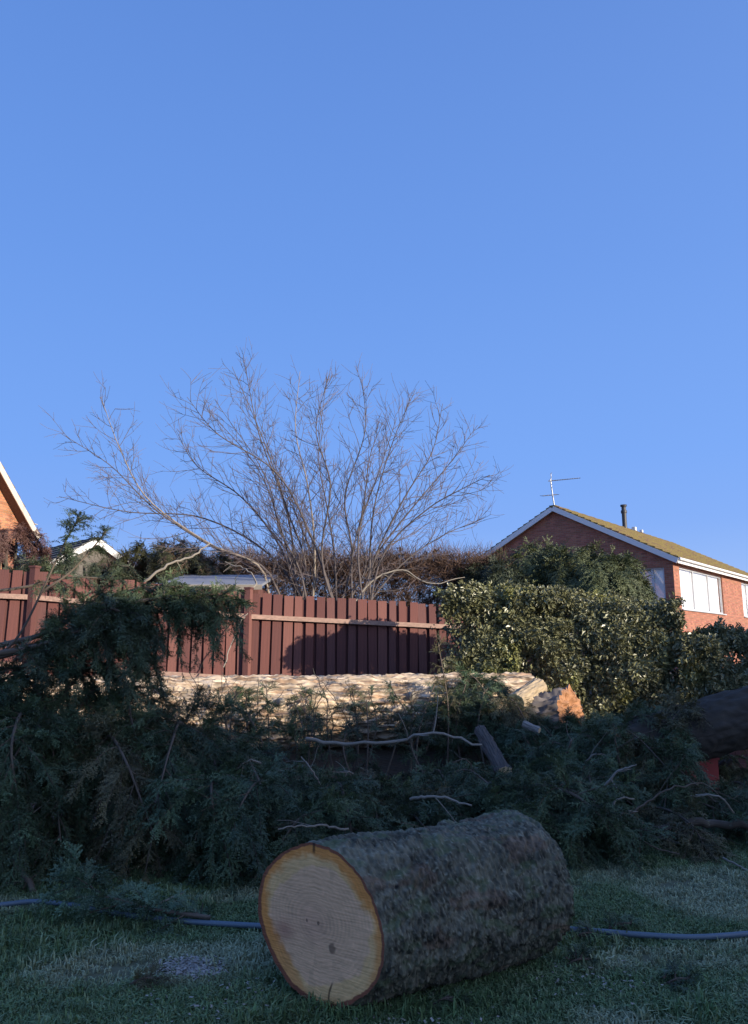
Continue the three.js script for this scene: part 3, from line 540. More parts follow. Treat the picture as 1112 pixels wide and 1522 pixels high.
// ---------------------------------------------------------------- bare multi-stemmed tree behind the fence
{
  R = mulberry(404);
  const base = V(P(480, 900, 15).x, GROUND_BACK, -15), t = thing('bare_tree', 'bare winter tree with many thin stems fanning out behind the red fence', 'tree', base);
  const bark = std(.11, .092, .09, .9), twigMat = std(.145, .115, .12, .9), pale = std(.27, .225, .18, .9);
  const stems = [
    [[478, 905, 15], [452, 850, 15], [425, 760, 14.8], [395, 660, 14.6], [345, 545, 14.4]], [[470, 905, 15], [440, 850, 15.1], [412, 780, 15.3], [385, 700, 15.6], [300, 600, 15.9]],
    [[482, 905, 15], [472, 830, 15], [455, 720, 15.2], [440, 640, 15.3], [446, 552, 15.4]], [[484, 905, 14.9], [478, 840, 14.8], [495, 720, 14.5], [470, 640, 14.4], [490, 556, 14.3]],
    [[486, 905, 15.1], [500, 840, 15.3], [490, 760, 15.5], [478, 680, 15.7], [486, 560, 15.8]], [[492, 905, 15], [520, 840, 15], [516, 740, 14.8], [540, 640, 14.7], [538, 560, 14.6]],
    [[498, 905, 15.1], [548, 835, 15.2], [556, 750, 15.3], [585, 650, 15.4], [618, 578, 15.4]], [[500, 905, 15], [555, 830, 15], [600, 740, 14.8], [640, 670, 14.7], [658, 600, 14.6]],
    [[502, 905, 15.2], [560, 825, 15.4], [620, 750, 15.6], [668, 690, 15.8], [710, 632, 15.9]], [[496, 905, 14.9], [565, 830, 14.7], [640, 755, 14.4], [690, 725, 14.2], [728, 706, 14.1]],
    [[462, 905, 15], [400, 850, 15], [320, 815, 14.9], [225, 755, 14.8], [160, 690, 14.7], [92, 645, 14.6]], [[462, 905, 15], [392, 850, 14.9], [310, 808, 14.7], [215, 740, 14.5], [178, 670, 14.4], [150, 590, 14.3]],
    [[465, 905, 15.2], [420, 820, 15.5], [360, 740, 15.9], [290, 690, 16.1], [262, 640, 16.3]], [[474, 905, 15.2], [430, 780, 15.5], [380, 640, 15.7], [362, 530, 15.8]],
    [[488, 905, 14.8], [530, 800, 14.5], [560, 700, 14.3], [590, 620, 14.2]], [[468, 905, 15.3], [420, 850, 15.6], [300, 770, 15.9], [190, 760, 15.8], [88, 738, 15.7]],
    [[500, 905, 15.3], [590, 850, 15.7], [650, 800, 15.9], [720, 770, 16]], [[480, 905, 15], [462, 790, 14.7], [410, 700, 14.5], [322, 640, 14.3], [278, 590, 14.2]],
  ];
  for (let k = 0; k < 3; k++) { // thinner stems between
    const a = stems[k % 10], b = stems[(k * 3 + 1) % 10], q = rr(.25, .75); stems.push(a.map((p, i) => { const o = b[Math.min(i, b.length - 1)]; return p.map((v, j) => lerp(v, o[j], q) + (j < 2 && i ? rr(-22, 22) * i / 4 + (j ? i * 9 : 0) : 0)); }));
  }
  const twigs = [];
  const wander = (p0, d0, L, r0, n, lift, list, sides) => {
    const pts = [p0.clone()], d = d0.clone().normalize(), rs = [r0];
    for (let i = 1; i <= n; i++) { d.add(rv().multiplyScalar(.19)).add(V(0, lift, 0)).normalize(); pts.push(pts[i - 1].clone().addScaledVector(d, L / n)); rs.push(lerp(r0, Math.max(.0028, r0 * .35), i / n)); }
    list.push(tube(pts, rs, sides)); return pts;
  };
  stems.forEach((s, si) => {
    const pts = smooth(s.map((a, i) => { const p = P(...a); if (!i) { p.x += ((si * 7) % 11 - 5) * .2; p.y = GROUND_BACK - .05; } if (i && i < s.length - 1) p.add(V(rr(-.06, .06), 0, rr(-.1, .1))); return p; }), 26), L = pts.length - 1;
    const total = pts.reduce((a, p, i) => i ? a + p.distanceTo(pts[i - 1]) : 0, 0), r0 = .012 + .0023 * total;
    const radii = pts.map((p, i) => lerp(r0, .005, Math.pow(i / L, .85)));
    const mesh = part('stem', move(tube(pts, radii, 7, .12), base), si === 2 || si === 11 ? pale : bark, t);
    const branches = []; let side = 1;
    const n = Math.round(total / .23);
    for (let k = 0; k < n; k++) {
      const q = .16 + .83 * k / n, f = q * L, i = Math.min(L - 1, Math.floor(f)), p = pts[i].clone().lerp(pts[i + 1], f - i), tan = pts[i + 1].clone().sub(pts[i]).normalize();
      if (p.y < 2.6 && R() < .6) continue;
      const perp = rv(); perp.addScaledVector(tan, -perp.dot(tan)).normalize(); const inPlane = V(-tan.y, tan.x, 0).normalize().multiplyScalar(side *= -1); perp.lerp(inPlane, .5).normalize();
      const d = tan.clone().multiplyScalar(rr(.7, 1.1)).addScaledVector(perp, rr(.5, 1.05)), len = rr(.35, 1.7) * (1.15 - .93 * q) + .1;
      const bp = wander(p, d, len, lerp(.0095, .0055, q), 5, .05, branches, 4);
      const m = Math.round(len / .13);
      for (let j = 0; j < m; j++) {
        const f2 = rr(.2, 1) * 5, i2 = Math.min(4, Math.floor(f2)), p2 = bp[i2].clone().lerp(bp[i2 + 1], f2 - i2), t2 = bp[i2 + 1].clone().sub(bp[i2]).normalize();
        const d2 = t2.multiplyScalar(.9).addScaledVector(rv(), .75), l2 = rr(.12, .55);
        const tp = wander(p2, d2, l2, .0042, 3, .07, twigs, 3);
        if (R() < .55) wander(tp[1], tp[2].clone().sub(tp[1]).addScaledVector(rv(), .1), rr(.08, .2), .0032, 2, .05, twigs, 3);
      }
    }
    if (branches.length) part('branches', move(mergeGeometries(branches), V(0, 0, 0)).translate(-base.x, -base.y, -base.z), bark, mesh, 'stuff');
  });
  part('twigs', move(mergeGeometries(twigs), base), twigMat, t, 'stuff');
}

// ---------------------------------------------------------------- hedges and shrubs behind
// leafy box-shaped hedge along a line of [x, z, height, half thickness]
function hedge(name, label, category, line, { n, geo = LEAVES, mat = MAT.leaf, size = [.8, 1.3], color, rough = .22, stems = 12, bottom = 0, gap = -.12, group }) {
  const base = V(line[0][0], groundY(line[0][0], line[0][1]), line[0][1]), t = thing(name, label, category, base, 0, group);
  const segs = []; let tot = 0; for (let i = 0; i < line.length - 1; i++) { const l = Math.hypot(line[i + 1][0] - line[i][0], line[i + 1][1] - line[i][1]); segs.push([tot, l]); tot += l; }
  const at = s => { let i = 0; while (i < segs.length - 1 && s > segs[i][0] + segs[i][1]) i++; const q = (s - segs[i][0]) / segs[i][1], a = line[i], b = line[i + 1], v = a.map((x, k) => lerp(x, b[k], q)); const d = V(b[0] - a[0], 0, b[1] - a[1]).normalize(); return [v, d]; };
  const lists = geo.map(() => []); let made = 0, guard = 0;
  while (made < n && guard++ < n * 6) {
    const s = rr(0, tot), [v, d] = at(s), out = V(-d.z, 0, d.x); if (out.z < 0) out.negate();
    const gy = groundY(v[0], v[1]), H = v[2] * (1 + .06 * fbm(s * 1.3, 1, 2, 3)), D = v[3];
    const u = R(); let a, h, nrm;
    if (u < .6) { a = D; h = rr(bottom, H); nrm = out.clone(); } else if (u < .84) { a = rr(-D, D); h = H; nrm = V(0, 1, 0); } else if (u < .9) { a = -D; h = rr(bottom, H); nrm = out.clone().negate(); } else { a = rr(-D, D); h = rr(bottom, H); nrm = rv(); }
    const p = V(v[0], gy + h, v[1]).addScaledVector(out, a);
    const nz = fbm(p.x * 2.1, p.y * 2.1, p.z * 2.1, 3); if (nz < gap && R() < .85) continue;
    if (s < .25) nrm.addScaledVector(d, -1); if (s > tot - .25) nrm.addScaledVector(d, 1);
    p.addScaledVector(nrm, rough * nz * 1.6 - rough * Math.pow(R(), 2) * .9 + rr(-.02, .05)); if (R() < .02) p.addScaledVector(nrm, rr(0, .14));
    const x = nrm.clone().multiplyScalar(.75).addScaledVector(rv(), .75).add(V(0, rr(-.2, .4), 0)), c = color(p, h / H, R());
    lists[Math.floor(R() * geo.length)].push([p, x, nrm.clone().add(V(0, .7, 0)).addScaledVector(rv(), .6), rr(...size), ...c]); made++;
  }
  lists.forEach((l, i) => instances('foliage', geo[i], mat, l, t, base));
  for (let k = 0; k < stems; k++) {
    const s = tot * (k + .5) / stems, [v, d] = at(s), gy = groundY(v[0], v[1]), p0 = V(v[0] + rr(-.1, .1), gy - .05, v[1] + rr(-.1, .1)), pts = [p0]; for (let j = 1; j < 5; j++) pts.push(p0.clone().add(V(rr(-.25, .25), v[2] * .22 * j, rr(-.2, .2))));
    part('stem', move(tube(smooth(pts, 8), [.035, .033, .03, .027, .024, .02, .016, .012, .008], 6), base), MAT.branchDark, t);
  }
  return t;
}
R = mulberry(77);
{
  const L = (px, d) => P(px, 965, d).x;
  const hedgeLeaf = (p, h, q) => { const k = .7 + .6 * q, young = sstep(.05, .3, fbm(p.x * 1.3, p.y * 1.3 + 4, p.z * 1.3, 3)); return [k * lerp(.165, .21, young), k * lerp(.168, .215, young), k * lerp(.085, .075, young)]; };
  hedge('clipped_hedge', 'clipped broad leaved hedge glinting in the sun between fence and brick house', 'hedge',
    [[L(664, 11.7), -11.7, 1.68, .72], [L(720, 11.65), -11.65, 1.77, .62], [L(850, 11.5), -11.5, 1.70, .5], [L(1000, 11.3), -11.3, 1.55, .5]],
    { n: 26000, size: [.5, .85], stems: 16, gap: -.03, rough: .24, color: hedgeLeaf });
  hedge('low_hedge', 'lower shaded hedge below the brick house wall', 'hedge',
    [[L(1000, 11.1), -11.1, 1.15, .45], [L(1070, 11.0), -11.0, 1.2, .5], [L(1250, 10.8), -10.8, 1.2, .5]],
    { n: 10000, size: [.5, .85], stems: 8, gap: -.14, color: hedgeLeaf });
  // brown winter hedge behind the tree
  hedge('beech_hedge', 'tangled brown winter hedge behind the bare tree', 'hedge',
    [[L(150, 19), -19, 2.75, .6], [L(430, 18.4), -18.4, 2.85, .6], [L(745, 17.6), -17.6, 2.75, .7]],
    { n: 9000, geo: [...TWIGS, LEAVES[0]], mat: MAT.twig, size: [.8, 1.4], stems: 26, rough: .4, gap: -.3, color: (p, h, q) => { const k = .6 + .8 * q; return [k * .115, k * .07, k * .05]; } });
}
// a drooping evergreen mound: hanging sprays on a lumpy crown
function evergreen(name, label, c, rx, ry, rz, n, color, size, group, category = 'shrub') {
  const base = V(c.x, groundY(c.x, c.z), c.z), t = thing(name, label, category, base, 0, group), lists = SPRAYS.map(() => []);
  const boughs = [];
  for (let k = 0; k < n / 22; k++) {
    const d = rv(); if (d.y < -.5) d.y *= -.5; const lump = 1 + .55 * fbm(d.x * 2.2 + c.x, d.y * 2.2, d.z * 2.2, 3), p = V(c.x + d.x * rx * lump, c.y + d.y * ry * lump, c.z + d.z * rz * lump);
    if (fbm(p.x * 1.6, p.y * 1.6, p.z * 1.6, 2) < -.16) continue;
    const dir = V(d.x + rr(-.5, .5), .25 + rr(-.4, .5), d.z + rr(-.4, .6)).normalize(), len = rr(.25, .6) * Math.min(1, size), pts = [p.clone()];
    const shade_ = R();
    for (let j = 0; j < 22; j++) {
      const q = j / 22, w = p.clone().addScaledVector(dir, len * q).add(V(0, -len * 1.1 * q * q, 0)), x = dir.clone().multiplyScalar(.6).addScaledVector(rv(), .55).add(V(0, -.4 - .8 * q, 0));
      lists[Math.floor(R() * 3)].push([w, x, V(d.x, .8, d.z).addScaledVector(rv(), .5), rr(.8, 1.3) * size, ...color(w, shade_ * .5 + R() * .5, d)]);
      if (j % 7 === 6) pts.push(w);
    }
    boughs.push(tube(pts, [.009, .008, .006, .004].slice(0, pts.length), 3));
  }
  for (let k = 0; k < 5; k++) part('stem', move(tube(smooth([V(c.x + rr(-.2, .2) * rx, base.y - .1, c.z), V(c.x + rr(-.4, .4) * rx, (base.y + c.y) / 2, c.z + rr(-.2, .2)), V(c.x + rr(-.6, .6) * rx, c.y + ry * .6, c.z + rr(-.3, .3))], 6), [.07, .065, .06, .05, .04, .03, .02], 7), base), MAT.branchDark, t);
  part('shoots', move(mergeGeometries(boughs), base), MAT.branch, t, 'stuff');
  lists.forEach((l, i) => instances('foliage', SPRAYS[i], MAT.foliage, l, t, base));
  return t;
}
{
  const g1 = (p, q) => { const k = .65 + .7 * q; return [k * .085, k * .105, k * .045]; };
  const at = (px, py, d) => P(px, py, d);
  evergreen('evergreen_shrub', 'tall drooping evergreen with olive crown against the brick gable', at(800, 868, 17.5), 1.0, .72, .9, 4600, g1, 2.1, 'evergreens before the brick gable');
  evergreen('evergreen_shrub', 'drooping evergreen growing before the gable window', at(872, 860, 16.5), .88, .55, .8, 5000, g1, 2.0, 'evergreens before the brick gable');
  evergreen('evergreen_shrub', 'dark round evergreen between brown hedge and brick gable', at(738, 878, 17), .75, .6, .8, 3000, (p, q) => { const k = .6 + .6 * q; return [k * .045, k * .06, k * .032]; }, 2.0);
  evergreen('garden_shrub', 'dark green shrub over the fence below the bungalow', at(105, 852, 13.2), 1.0, .22, .5, 1800, (p, q) => { const k = .6 + .7 * q; return [k * .045, k * .058, k * .028]; }, 1.3);
  evergreen('garden_shrub', 'russet and green shrub behind the shed roof', at(260, 838, 17), 1.1, .45, .6, 1800, (p, q) => { const k = .6 + .7 * q; return q > .6 ? [k * .13, k * .085, k * .05] : [k * .075, k * .08, k * .035]; }, 1.7);
  evergreen('garden_shrub', 'red leaved shrub by the orange brick house', at(8, 810, 15), .5, .45, .5, 900, (p, q) => { const k = .6 + .8 * q; return [k * .12, k * .06, k * .05]; }, 1.4);
  evergreen('added_conifer', 'unseen dark conifer added to shade the end of the hedge', V(35.0, 5.6, 10), 2.2, 6, 2.6, 18000, (p, q) => [.04, .055, .03], 4.5, null, 'tree');  // unseen tree, added and placed only to cast shade on the hedge end
}

// ---------------------------------------------------------------- the heap of felled conifer boughs
const GREENS = [[.074, .07, .034], [.044, .070, .034], [.039, .065, .036], [.05, .076, .038], [.046, .07, .034], [.041, .067, .037], [.058, .082, .036], [.05, .07, .037]];
function bough(name, label, pts, { r0 = .02, nb = 26, bl = .5, droop = .55, dens = .03, size = [.55, .95], group, spread = 1, tint = 1, from = .02, category = 'bough' } = {}) {
  const base = pts[0].clone(); const curve = smooth(pts, 22), n = curve.length - 1, t = thing(name, label, category, base, 0, group);
  part('branch', move(tube(curve, curve.map((p, i) => lerp(r0, .005, i / n)), 7, .15), base), MAT.branch, t);
  const lets = [], lists = SPRAYS.map(() => []), col = GREENS[Math.floor(R() * GREENS.length)].map(v => v * 1.35);
  for (let k = 0; k < nb; k++) {
    const q = from + (1 - from) * (k + R() * .7) / nb, f = Math.min(q, .999) * n, i = Math.floor(f), p = curve[i].clone().lerp(curve[i + 1], f - i), tan = curve[i + 1].clone().sub(curve[i]).normalize();
    const side = V().crossVectors(tan, V(0, 1, 0)); if (side.lengthSq() < .01) side.set(1, 0, 0); side.normalize();
    const dr = droop * rr(.15, 1.35), d = tan.clone().multiplyScalar(rr(.2, .9)).addScaledVector(side, (k % 2 ? 1 : -1) * rr(.15, 1) * spread).add(V(0, rr(-.6, .6), 0)).addScaledVector(rv(), .3).normalize(), len = bl * rr(.5, 1.1) * (1 - .5 * q), m = Math.max(4, Math.round(len / dens)), lp = [], tone = rr(.6, 1.4) * tint;
    for (let j = 0; j <= m; j++) {
      const s = j / m * len, w = p.clone().addScaledVector(d, s).add(V(0, -dr * s * s / Math.max(.2, len), 0)), gy = groundY(w.x, w.z) + .02; if (w.y < gy) w.y = gy + rr(0, .05);
      lp.push(w);
      if (!j) continue;
      for (const sg of [-1, 1]) {
        const x = d.clone().multiplyScalar(.75).addScaledVector(side, 0).addScaledVector(V().crossVectors(d, V(0, 1, 0)), sg * rr(.3, .8)).add(V(0, -dr * .9 * j / m + rr(-.35, .25), 0)).addScaledVector(rv(), .5);
        const kk = tone * rr(.75, 1.25); lists[Math.floor(R() * 3)].push([w, x, V(0, 1, 0).addScaledVector(rv(), .7), rr(...size), col[0] * kk, col[1] * kk, col[2] * kk]);
      }
    }
    lets.push(tube(lp.filter((_, j) => j % 3 === 0 || j === m), lp.filter((_, j) => j % 3 === 0 || j === m).map((_, j, a) => lerp(.0055, .002, j / a.length)), 3));
  }
  part('branchlets', move(mergeGeometries(lets), base), MAT.branch, t, 'stuff');
  lists.forEach((l, i) => instances('foliage', SPRAYS[i], MAT.foliage, l, t, base));
  return t;
}
R = mulberry(1234);
const heapTop = x => { const s = [[-4, 1.62], [-2.5, 1.58], [-2.1, 1.30], [-1.5, .98], [-1.0, .74], [-.5, .58], [.3, .55], [1.2, .64], [2, .62], [2.7, .42], [4.5, .33]]; let i = 0; while (i < s.length - 2 && x > s[i + 1][0]) i++; return lerp(s[i][1], s[i + 1][1], Math.min(1, Math.max(0, (x - s[i][0]) / (s[i + 1][0] - s[i][0])))); };
const heapFront = x => x < -1 ? 5.05 : x < 1 ? lerp(5.05, 5.5, (x + 1) / 2) : lerp(5.5, 5.75, Math.min(1, (x - 1) / 2));
{
  const mk = (n, x0, x1, label, group, o, back0, back1, low = 1) => {
    for (let i = 0; i < n; i++) {
      const x = lerp(x0, x1, (i + rr(.1, .9)) / n), top = heapTop(x) * low, fr = heapFront(x), db = fr + rr(back0, back1), layer = R();
      const hTop = top * lerp(.45, .98, Math.pow(layer, .7)), lean = rr(-.25, .6);
      const pts = [V(x - lean * .8, Math.max(.04, hTop * rr(.1, .6)), -(db + rr(.2, .7))), V(x - lean * .2, hTop, -db), V(x + lean * .4, hTop * rr(.75, .92), -(db - rr(.3, .5))), V(x + lean, Math.max(.05, hTop * rr(.1, .55)), -Math.max(fr + .1, db - rr(.6, 1.2)))];
      pts[0].y += groundY(pts[0].x, pts[0].z);
      bough('conifer_bough', label, pts, { group, r0: rr(.010, .02), ...o });
    }
  };
  mk(24, -3.5, -1.0, 'felled dark conifer bough in the tall heap behind the blue hose', 'boughs of the tall heap', { nb: 30, bl: .62, droop: .8 }, .35, 1.5);
  mk(24, -1.2, 2.0, 'felled dark conifer bough in the low heap behind the sawn log', 'boughs of the low heap behind the sawn log', { nb: 26, bl: .55, droop: .7 }, .35, 1.6, .9);
  mk(13, -1.0, 2.2, 'felled conifer bough lying against the foot of the pale fallen trunk', 'boughs against the fallen trunk', { nb: 18, bl: .4, droop: .4 }, 2.1, 2.9, .34);
  mk(14, 1.9, 4.4, 'felled conifer bough in the low heap beneath the dark felled trunk', 'boughs beneath the dark trunk', { nb: 24, bl: .45, droop: .6 }, .4, 1.7, .85);
  // sprigs standing up against the pale trunk
  for (const [px, py, d] of [[350, 1040, 8.4], [385, 1030, 8.6], [440, 1040, 8.5], [475, 1030, 8.8], [515, 1025, 8.7], [560, 1038, 8.6], [598, 1048, 8.5], [640, 1030, 8.6], [655, 965, 9], [690, 1005, 9], [715, 1020, 8.8], [300, 1010, 8], [420, 1062, 8.1], [465, 1058, 8], [535, 1062, 8.1], [620, 1060, 8.1], [375, 1065, 8], [340, 1012, 8.9], [400, 1008, 9.0], [430, 1020, 8.9], [545, 1012, 9.0], [365, 1025, 8.7], [585, 1020, 8.9]]) {
    const tip = P(px, py, d), s = V(tip.x + rr(-.25, .25), groundY(tip.x, tip.z) + .1, tip.z + rr(.1, .4));
    bough('upright_sprig', 'thin conifer sprig sticking up before the pale fallen trunk', [s, s.clone().lerp(tip, .5).add(V(rr(-.15, .15), .04, 0)), tip.add(V(rr(-.15, .15), rr(-.12, .1), 0))], { r0: .011, nb: Math.round(rr(6, 15)), bl: rr(.14, .32), droop: rr(.1, .5), dens: .045, size: [.5, .95], from: rr(.15, .4), group: 'sprigs before the fallen trunk', tint: .9 });
  }
  for (const [px, py, d, dx] of [[700, 1005, 9.5, .3], [735, 1012, 9.6, .35], [690, 1040, 9.2, -.2], [760, 1040, 8.8, .2], [720, 1060, 8.9, .3], [655, 1050, 9.0, -.2], [800, 1075, 8.7, .3], [770, 1085, 8.4, .2], [850, 1082, 8.6, -.15]]) {
    const a = P(px, py, d); bough('conifer_bough', 'conifer bough heaped over the right end of the pale fallen trunk', [V(a.x - dx, groundY(a.x, a.z) + .05, a.z - .3), V(a.x - dx * .4, a.y * .9, a.z - .1), a, V(a.x + dx, Math.max(.2, a.y - .45), a.z + .4)], { r0: .014, nb: 26, bl: .42, droop: .7, group: 'boughs over the end of the pale trunk' });
  }
  for (const [px, py, dx] of [[975, 1068, .25], [1015, 1054, -.2]]) {
    const a = P(px, py, 7.35); bough('conifer_bough', 'short conifer bough lying on top of the dark felled trunk', [V(a.x - dx, a.y - .1, a.z - .35), V(a.x - dx * .3, a.y + .02, a.z - .1), V(a.x + dx, a.y - .14, a.z + .12)], { r0: .01, nb: 26, bl: .3, droop: .6, group: 'boughs on top of the dark trunk' });
  }
  for (const [px, py, d, dx] of [[830, 1105, 7.2, .4], [880, 1095, 7.1, .4], [930, 1085, 6.9, .3], [960, 1110, 6.8, .4], [1000, 1120, 6.7, -.3], [850, 1130, 6.9, .5],  [900, 1072, 8.4, .4], [940, 1066, 8.6, .4], [870, 1085, 8.6, -.3]]) {
    const a = P(px, py, d); bough('conifer_bough', 'conifer bough draped over the butt of the dark felled trunk', [V(a.x - dx, groundY(a.x, a.z) + .05, a.z - .5), V(a.x - dx * .4, a.y * .9, a.z - .2), a, V(a.x + dx, Math.max(.1, a.y - .4), a.z + .5)], { r0: .014, nb: 28, bl: .5, droop: .8, group: 'boughs over the dark trunk' });
  }
  // boughs arching over the heap in front of the fence
  const foot = d => V(-4.2, .1, -d);
  bough('arching_bough', 'large conifer bough arching above the heap in front of the red fence', [foot(5.9), P(-60, 1000, 5.9), P(60, 958, 6.0), P(170, 905, 6.1), P(265, 885, 6.2), P(345, 893, 6.3)], { r0: .036, nb: 84, bl: .55, droop: 1.0, from: .38 });
  bough('arching_bough', 'twiggy conifer bough hanging just behind the arching bough', [foot(6.3), P(-60, 985, 6.3), P(70, 940, 6.35), P(150, 892, 6.4), P(230, 872, 6.45), P(300, 880, 6.5)], { r0: .03, nb: 60, bl: .6, droop: 1.3, from: .42 });
  bough('arching_bough', 'leafy conifer bough hanging down from the arching bough to the heap', [P(120, 930, 6.05), P(165, 905, 6), P(200, 930, 5.95), P(215, 985, 5.9)], { r0: .014, nb: 34, bl: .42, droop: 1.2 });
  bough('arching_bough', 'conifer bough with thick grey limb stretched out below the arching bough', [foot(5.7), P(-40, 985, 5.7), P(50, 962, 5.8), P(130, 935, 5.9), P(215, 930, 6.0)], { r0: .034, nb: 46, bl: .48, droop: .9, from: .4 });
  bough('arching_bough', 'small conifer bough crossing the top edge of the red fence', [foot(7), P(-80, 905, 7), P(40, 872, 7.1), P(110, 858, 7.1), P(175, 862, 7.2)], { r0: .022, nb: 18, bl: .26, droop: .5, from: .5 });
  bough('leafy_twig', 'thin upright stem with dark leaf tufts rising past the red fence', [V(-3.6, .1, -5.9), P(-8, 985, 6), P(28, 945, 6), P(62, 880, 6), P(92, 815, 6), P(118, 768, 6)], { r0: .014, nb: 10, bl: .2, droop: .3, from: .72, dens: .05, size: [.6, .9], tint: .6 });
  bough('leafy_twig', 'forked twig stretching up to the bungalow roof', [P(62, 880, 6), P(105, 850, 6.1), P(140, 812, 6.2), P(158, 790, 6.2)], { r0: .01, nb: 6, bl: .14, droop: .2, from: .5, dens: .06, size: [.5, .8], tint: .6 });
}

// ---------------------------------------------------------------- bare branches and sticks
function stick(label, px, r0, r1, mat, group, forks = 0, name = 'bare_branch') {
  const pts = px.map(a => a.isVector3 ? a : P(...a)), len = pts[0].distanceTo(pts[pts.length - 1]), c = smooth(pts, 18).map((p, i) => i ? p.add(V(rr(-1, 1), rr(-1, 1), rr(-1, 1)).multiplyScalar(Math.min(.018, len * .014))) : p), n = c.length - 1, t = thing(name, label, 'branch', c[0].clone(), 0, group);
  part('branch', move(tube(c, c.map((p, i) => lerp(r0, r1, i / n)), 7, .2), c[0]), mat, t);
  for (let k = 0; k < forks; k++) { const i = Math.floor(rr(.25, .9) * n), d = c[Math.min(n, i + 1)].clone().sub(c[i]).normalize().multiplyScalar(.7).addScaledVector(rv(), .6), l = rr(.15, .4), p = [c[i]]; for (let j = 1; j < 4; j++) p.push(p[j - 1].clone().addScaledVector(d.add(rv().multiplyScalar(.25)).normalize(), l / 3)); part('side_twig', move(tube(p, [r0 * .4, r0 * .33, r0 * .25, r1 * .5], 5), c[0]), mat, t); }
  return t;
}
stick('long pale limb lying on the low heap before the fallen trunk', [[455, 1098, 7.2], [520, 1106, 7.1], [590, 1100, 7], [650, 1092, 6.9], [720, 1108, 6.8]], .018, .010, MAT.branchPale, null, 3);
stick('short pale branch among the boughs above the sawn log', [[610, 1188, 5.9], [650, 1184, 5.8], [702, 1198, 5.7]], .012, .007, MAT.branchPale, null, 1);
stick('thick dark branch lying low in the right hand boughs', [[890, 1246, 5.9], [950, 1240, 5.9], [1010, 1228, 5.9], [1056, 1224, 6], [1130, 1226, 6.1]], .035, .028, MAT.branchDark, null, 2);
stick('hooked pale twig rising from the boughs beneath the dark trunk', [[916, 1238, 5.7], [912, 1215, 5.7], [914, 1192, 5.7], [925, 1186, 5.7], [942, 1188, 5.8]], .010, .005, MAT.branchPale, null, 0);
stick('second hooked twig beside the hooked pale twig', [[918, 1232, 5.75], [922, 1212, 5.75], [932, 1206, 5.75], [948, 1207, 5.8]], .007, .004, MAT.branchPale, null, 0);
stick('long thin arched twig over the boughs beneath the dark trunk', [[935, 1210, 5.9], [965, 1188, 5.9], [1005, 1170, 5.9], [1050, 1168, 6], [1075, 1190, 6]], .008, .004, MAT.branch, null, 2);
stick('thin forked twig drooping to the grass edge beneath the dark trunk', [[955, 1220, 5.6], [954, 1245, 5.55], [975, 1260, 5.5], [1010, 1270, 5.5]], .008, .004, MAT.branch, null, 2);
stick('grey forked stem standing at the foot of the tall heap by the hose', [[56, 1340, 4.95], [48, 1318, 5], [30, 1292, 5.1], [12, 1268, 5.2]], .020, .012, MAT.branch, null, 2);
stick('straight pale twig in the boughs above the hose', [[1075, 1275, 5.6], [1095, 1285, 5.5], [1125, 1300, 5.4]], .008, .006, MAT.branchPale);
stick('pale stick lying on the lawn with chips around it', [V(1.62, .03, -3.0), V(1.75, .035, -2.93), V(1.95, .03, -2.86)], .010, .008, MAT.branchPale);
stick('slim curved stick lying over the sprig on the lawn', [[186, 1352, 4.62], [215, 1349, 4.65], [245, 1340, 4.7], [274, 1325, 4.75]], .009, .005, MAT.branchPale);
stick('dead limb leaning across the shed roof behind the fence', [[215, 864, 13.8], [250, 840, 13.9], [285, 826, 14.1], [312, 808, 14.3]], .026, .014, MAT.branchPale, null, 2);
stick('crooked dead limb hanging over the fence top by the post', [[352, 888, 13.2], [380, 868, 13.6], [365, 846, 14], [335, 836, 14.2]], .02, .01, MAT.branchPale, null, 3);
stick('arched dead limb leaning over the fence before the brown hedge', [[520, 905, 14.6], [556, 862, 14.7], [598, 848, 14.8], [640, 868, 14.8], [690, 858, 15]], .019, .008, MAT.branchPale, null, 5);
stick('slender whip leaning on the fence beside the post', [[332, 992, 11.9], [345, 955, 12.1], [358, 925, 12.3], [368, 912, 12.45]], .010, .007, MAT.branchPale);
{ // loose sticks through the heap and twigs across the pale trunk
  R = mulberry(808);
  for (let k = 0; k < 16; k++) {
    const x = rr(-3, 3.6), d = heapFront(x) + rr(.1, 1.4), h = Math.min(heapTop(x), .25 + (d - heapFront(x)) * .75), a = rr(-.9, .9), l = rr(.3, .75), dy = rr(-.12, .3);
    stick('loose broken stick caught among the dark boughs of the heap', [V(x, h * rr(.6, .95), -d), V(x + a * l * .5, h + dy * .3, -d + .1), V(x + a * l, h + dy * l, -d + rr(0, .3))], rr(.007, .014), .004, R() < .4 ? MAT.branchPale : MAT.branch, 'loose sticks in the heap', 1 + Math.floor(R() * 3), 'broken_stick');
  }
  for (let k = 0; k < 22; k++) {
    const px = rr(200, 660), d = rr(9.1, 9.6), a = P(px, rr(1050, 1085), d), b = P(px + rr(-50, 50), rr(990, 1035), d + .15);
    a.y = Math.max(a.y, groundY(a.x, a.z)); const g = groundY(a.x, a.z) + .03;
    stick('dark leafless twig standing in front of the pale fallen trunk', [V(a.x + rr(-.1, .1), g, a.z + .05), a, b], .009, .004, MAT.branchDark, 'twigs before the pale trunk', 5, 'leafless_twig');
  }
}
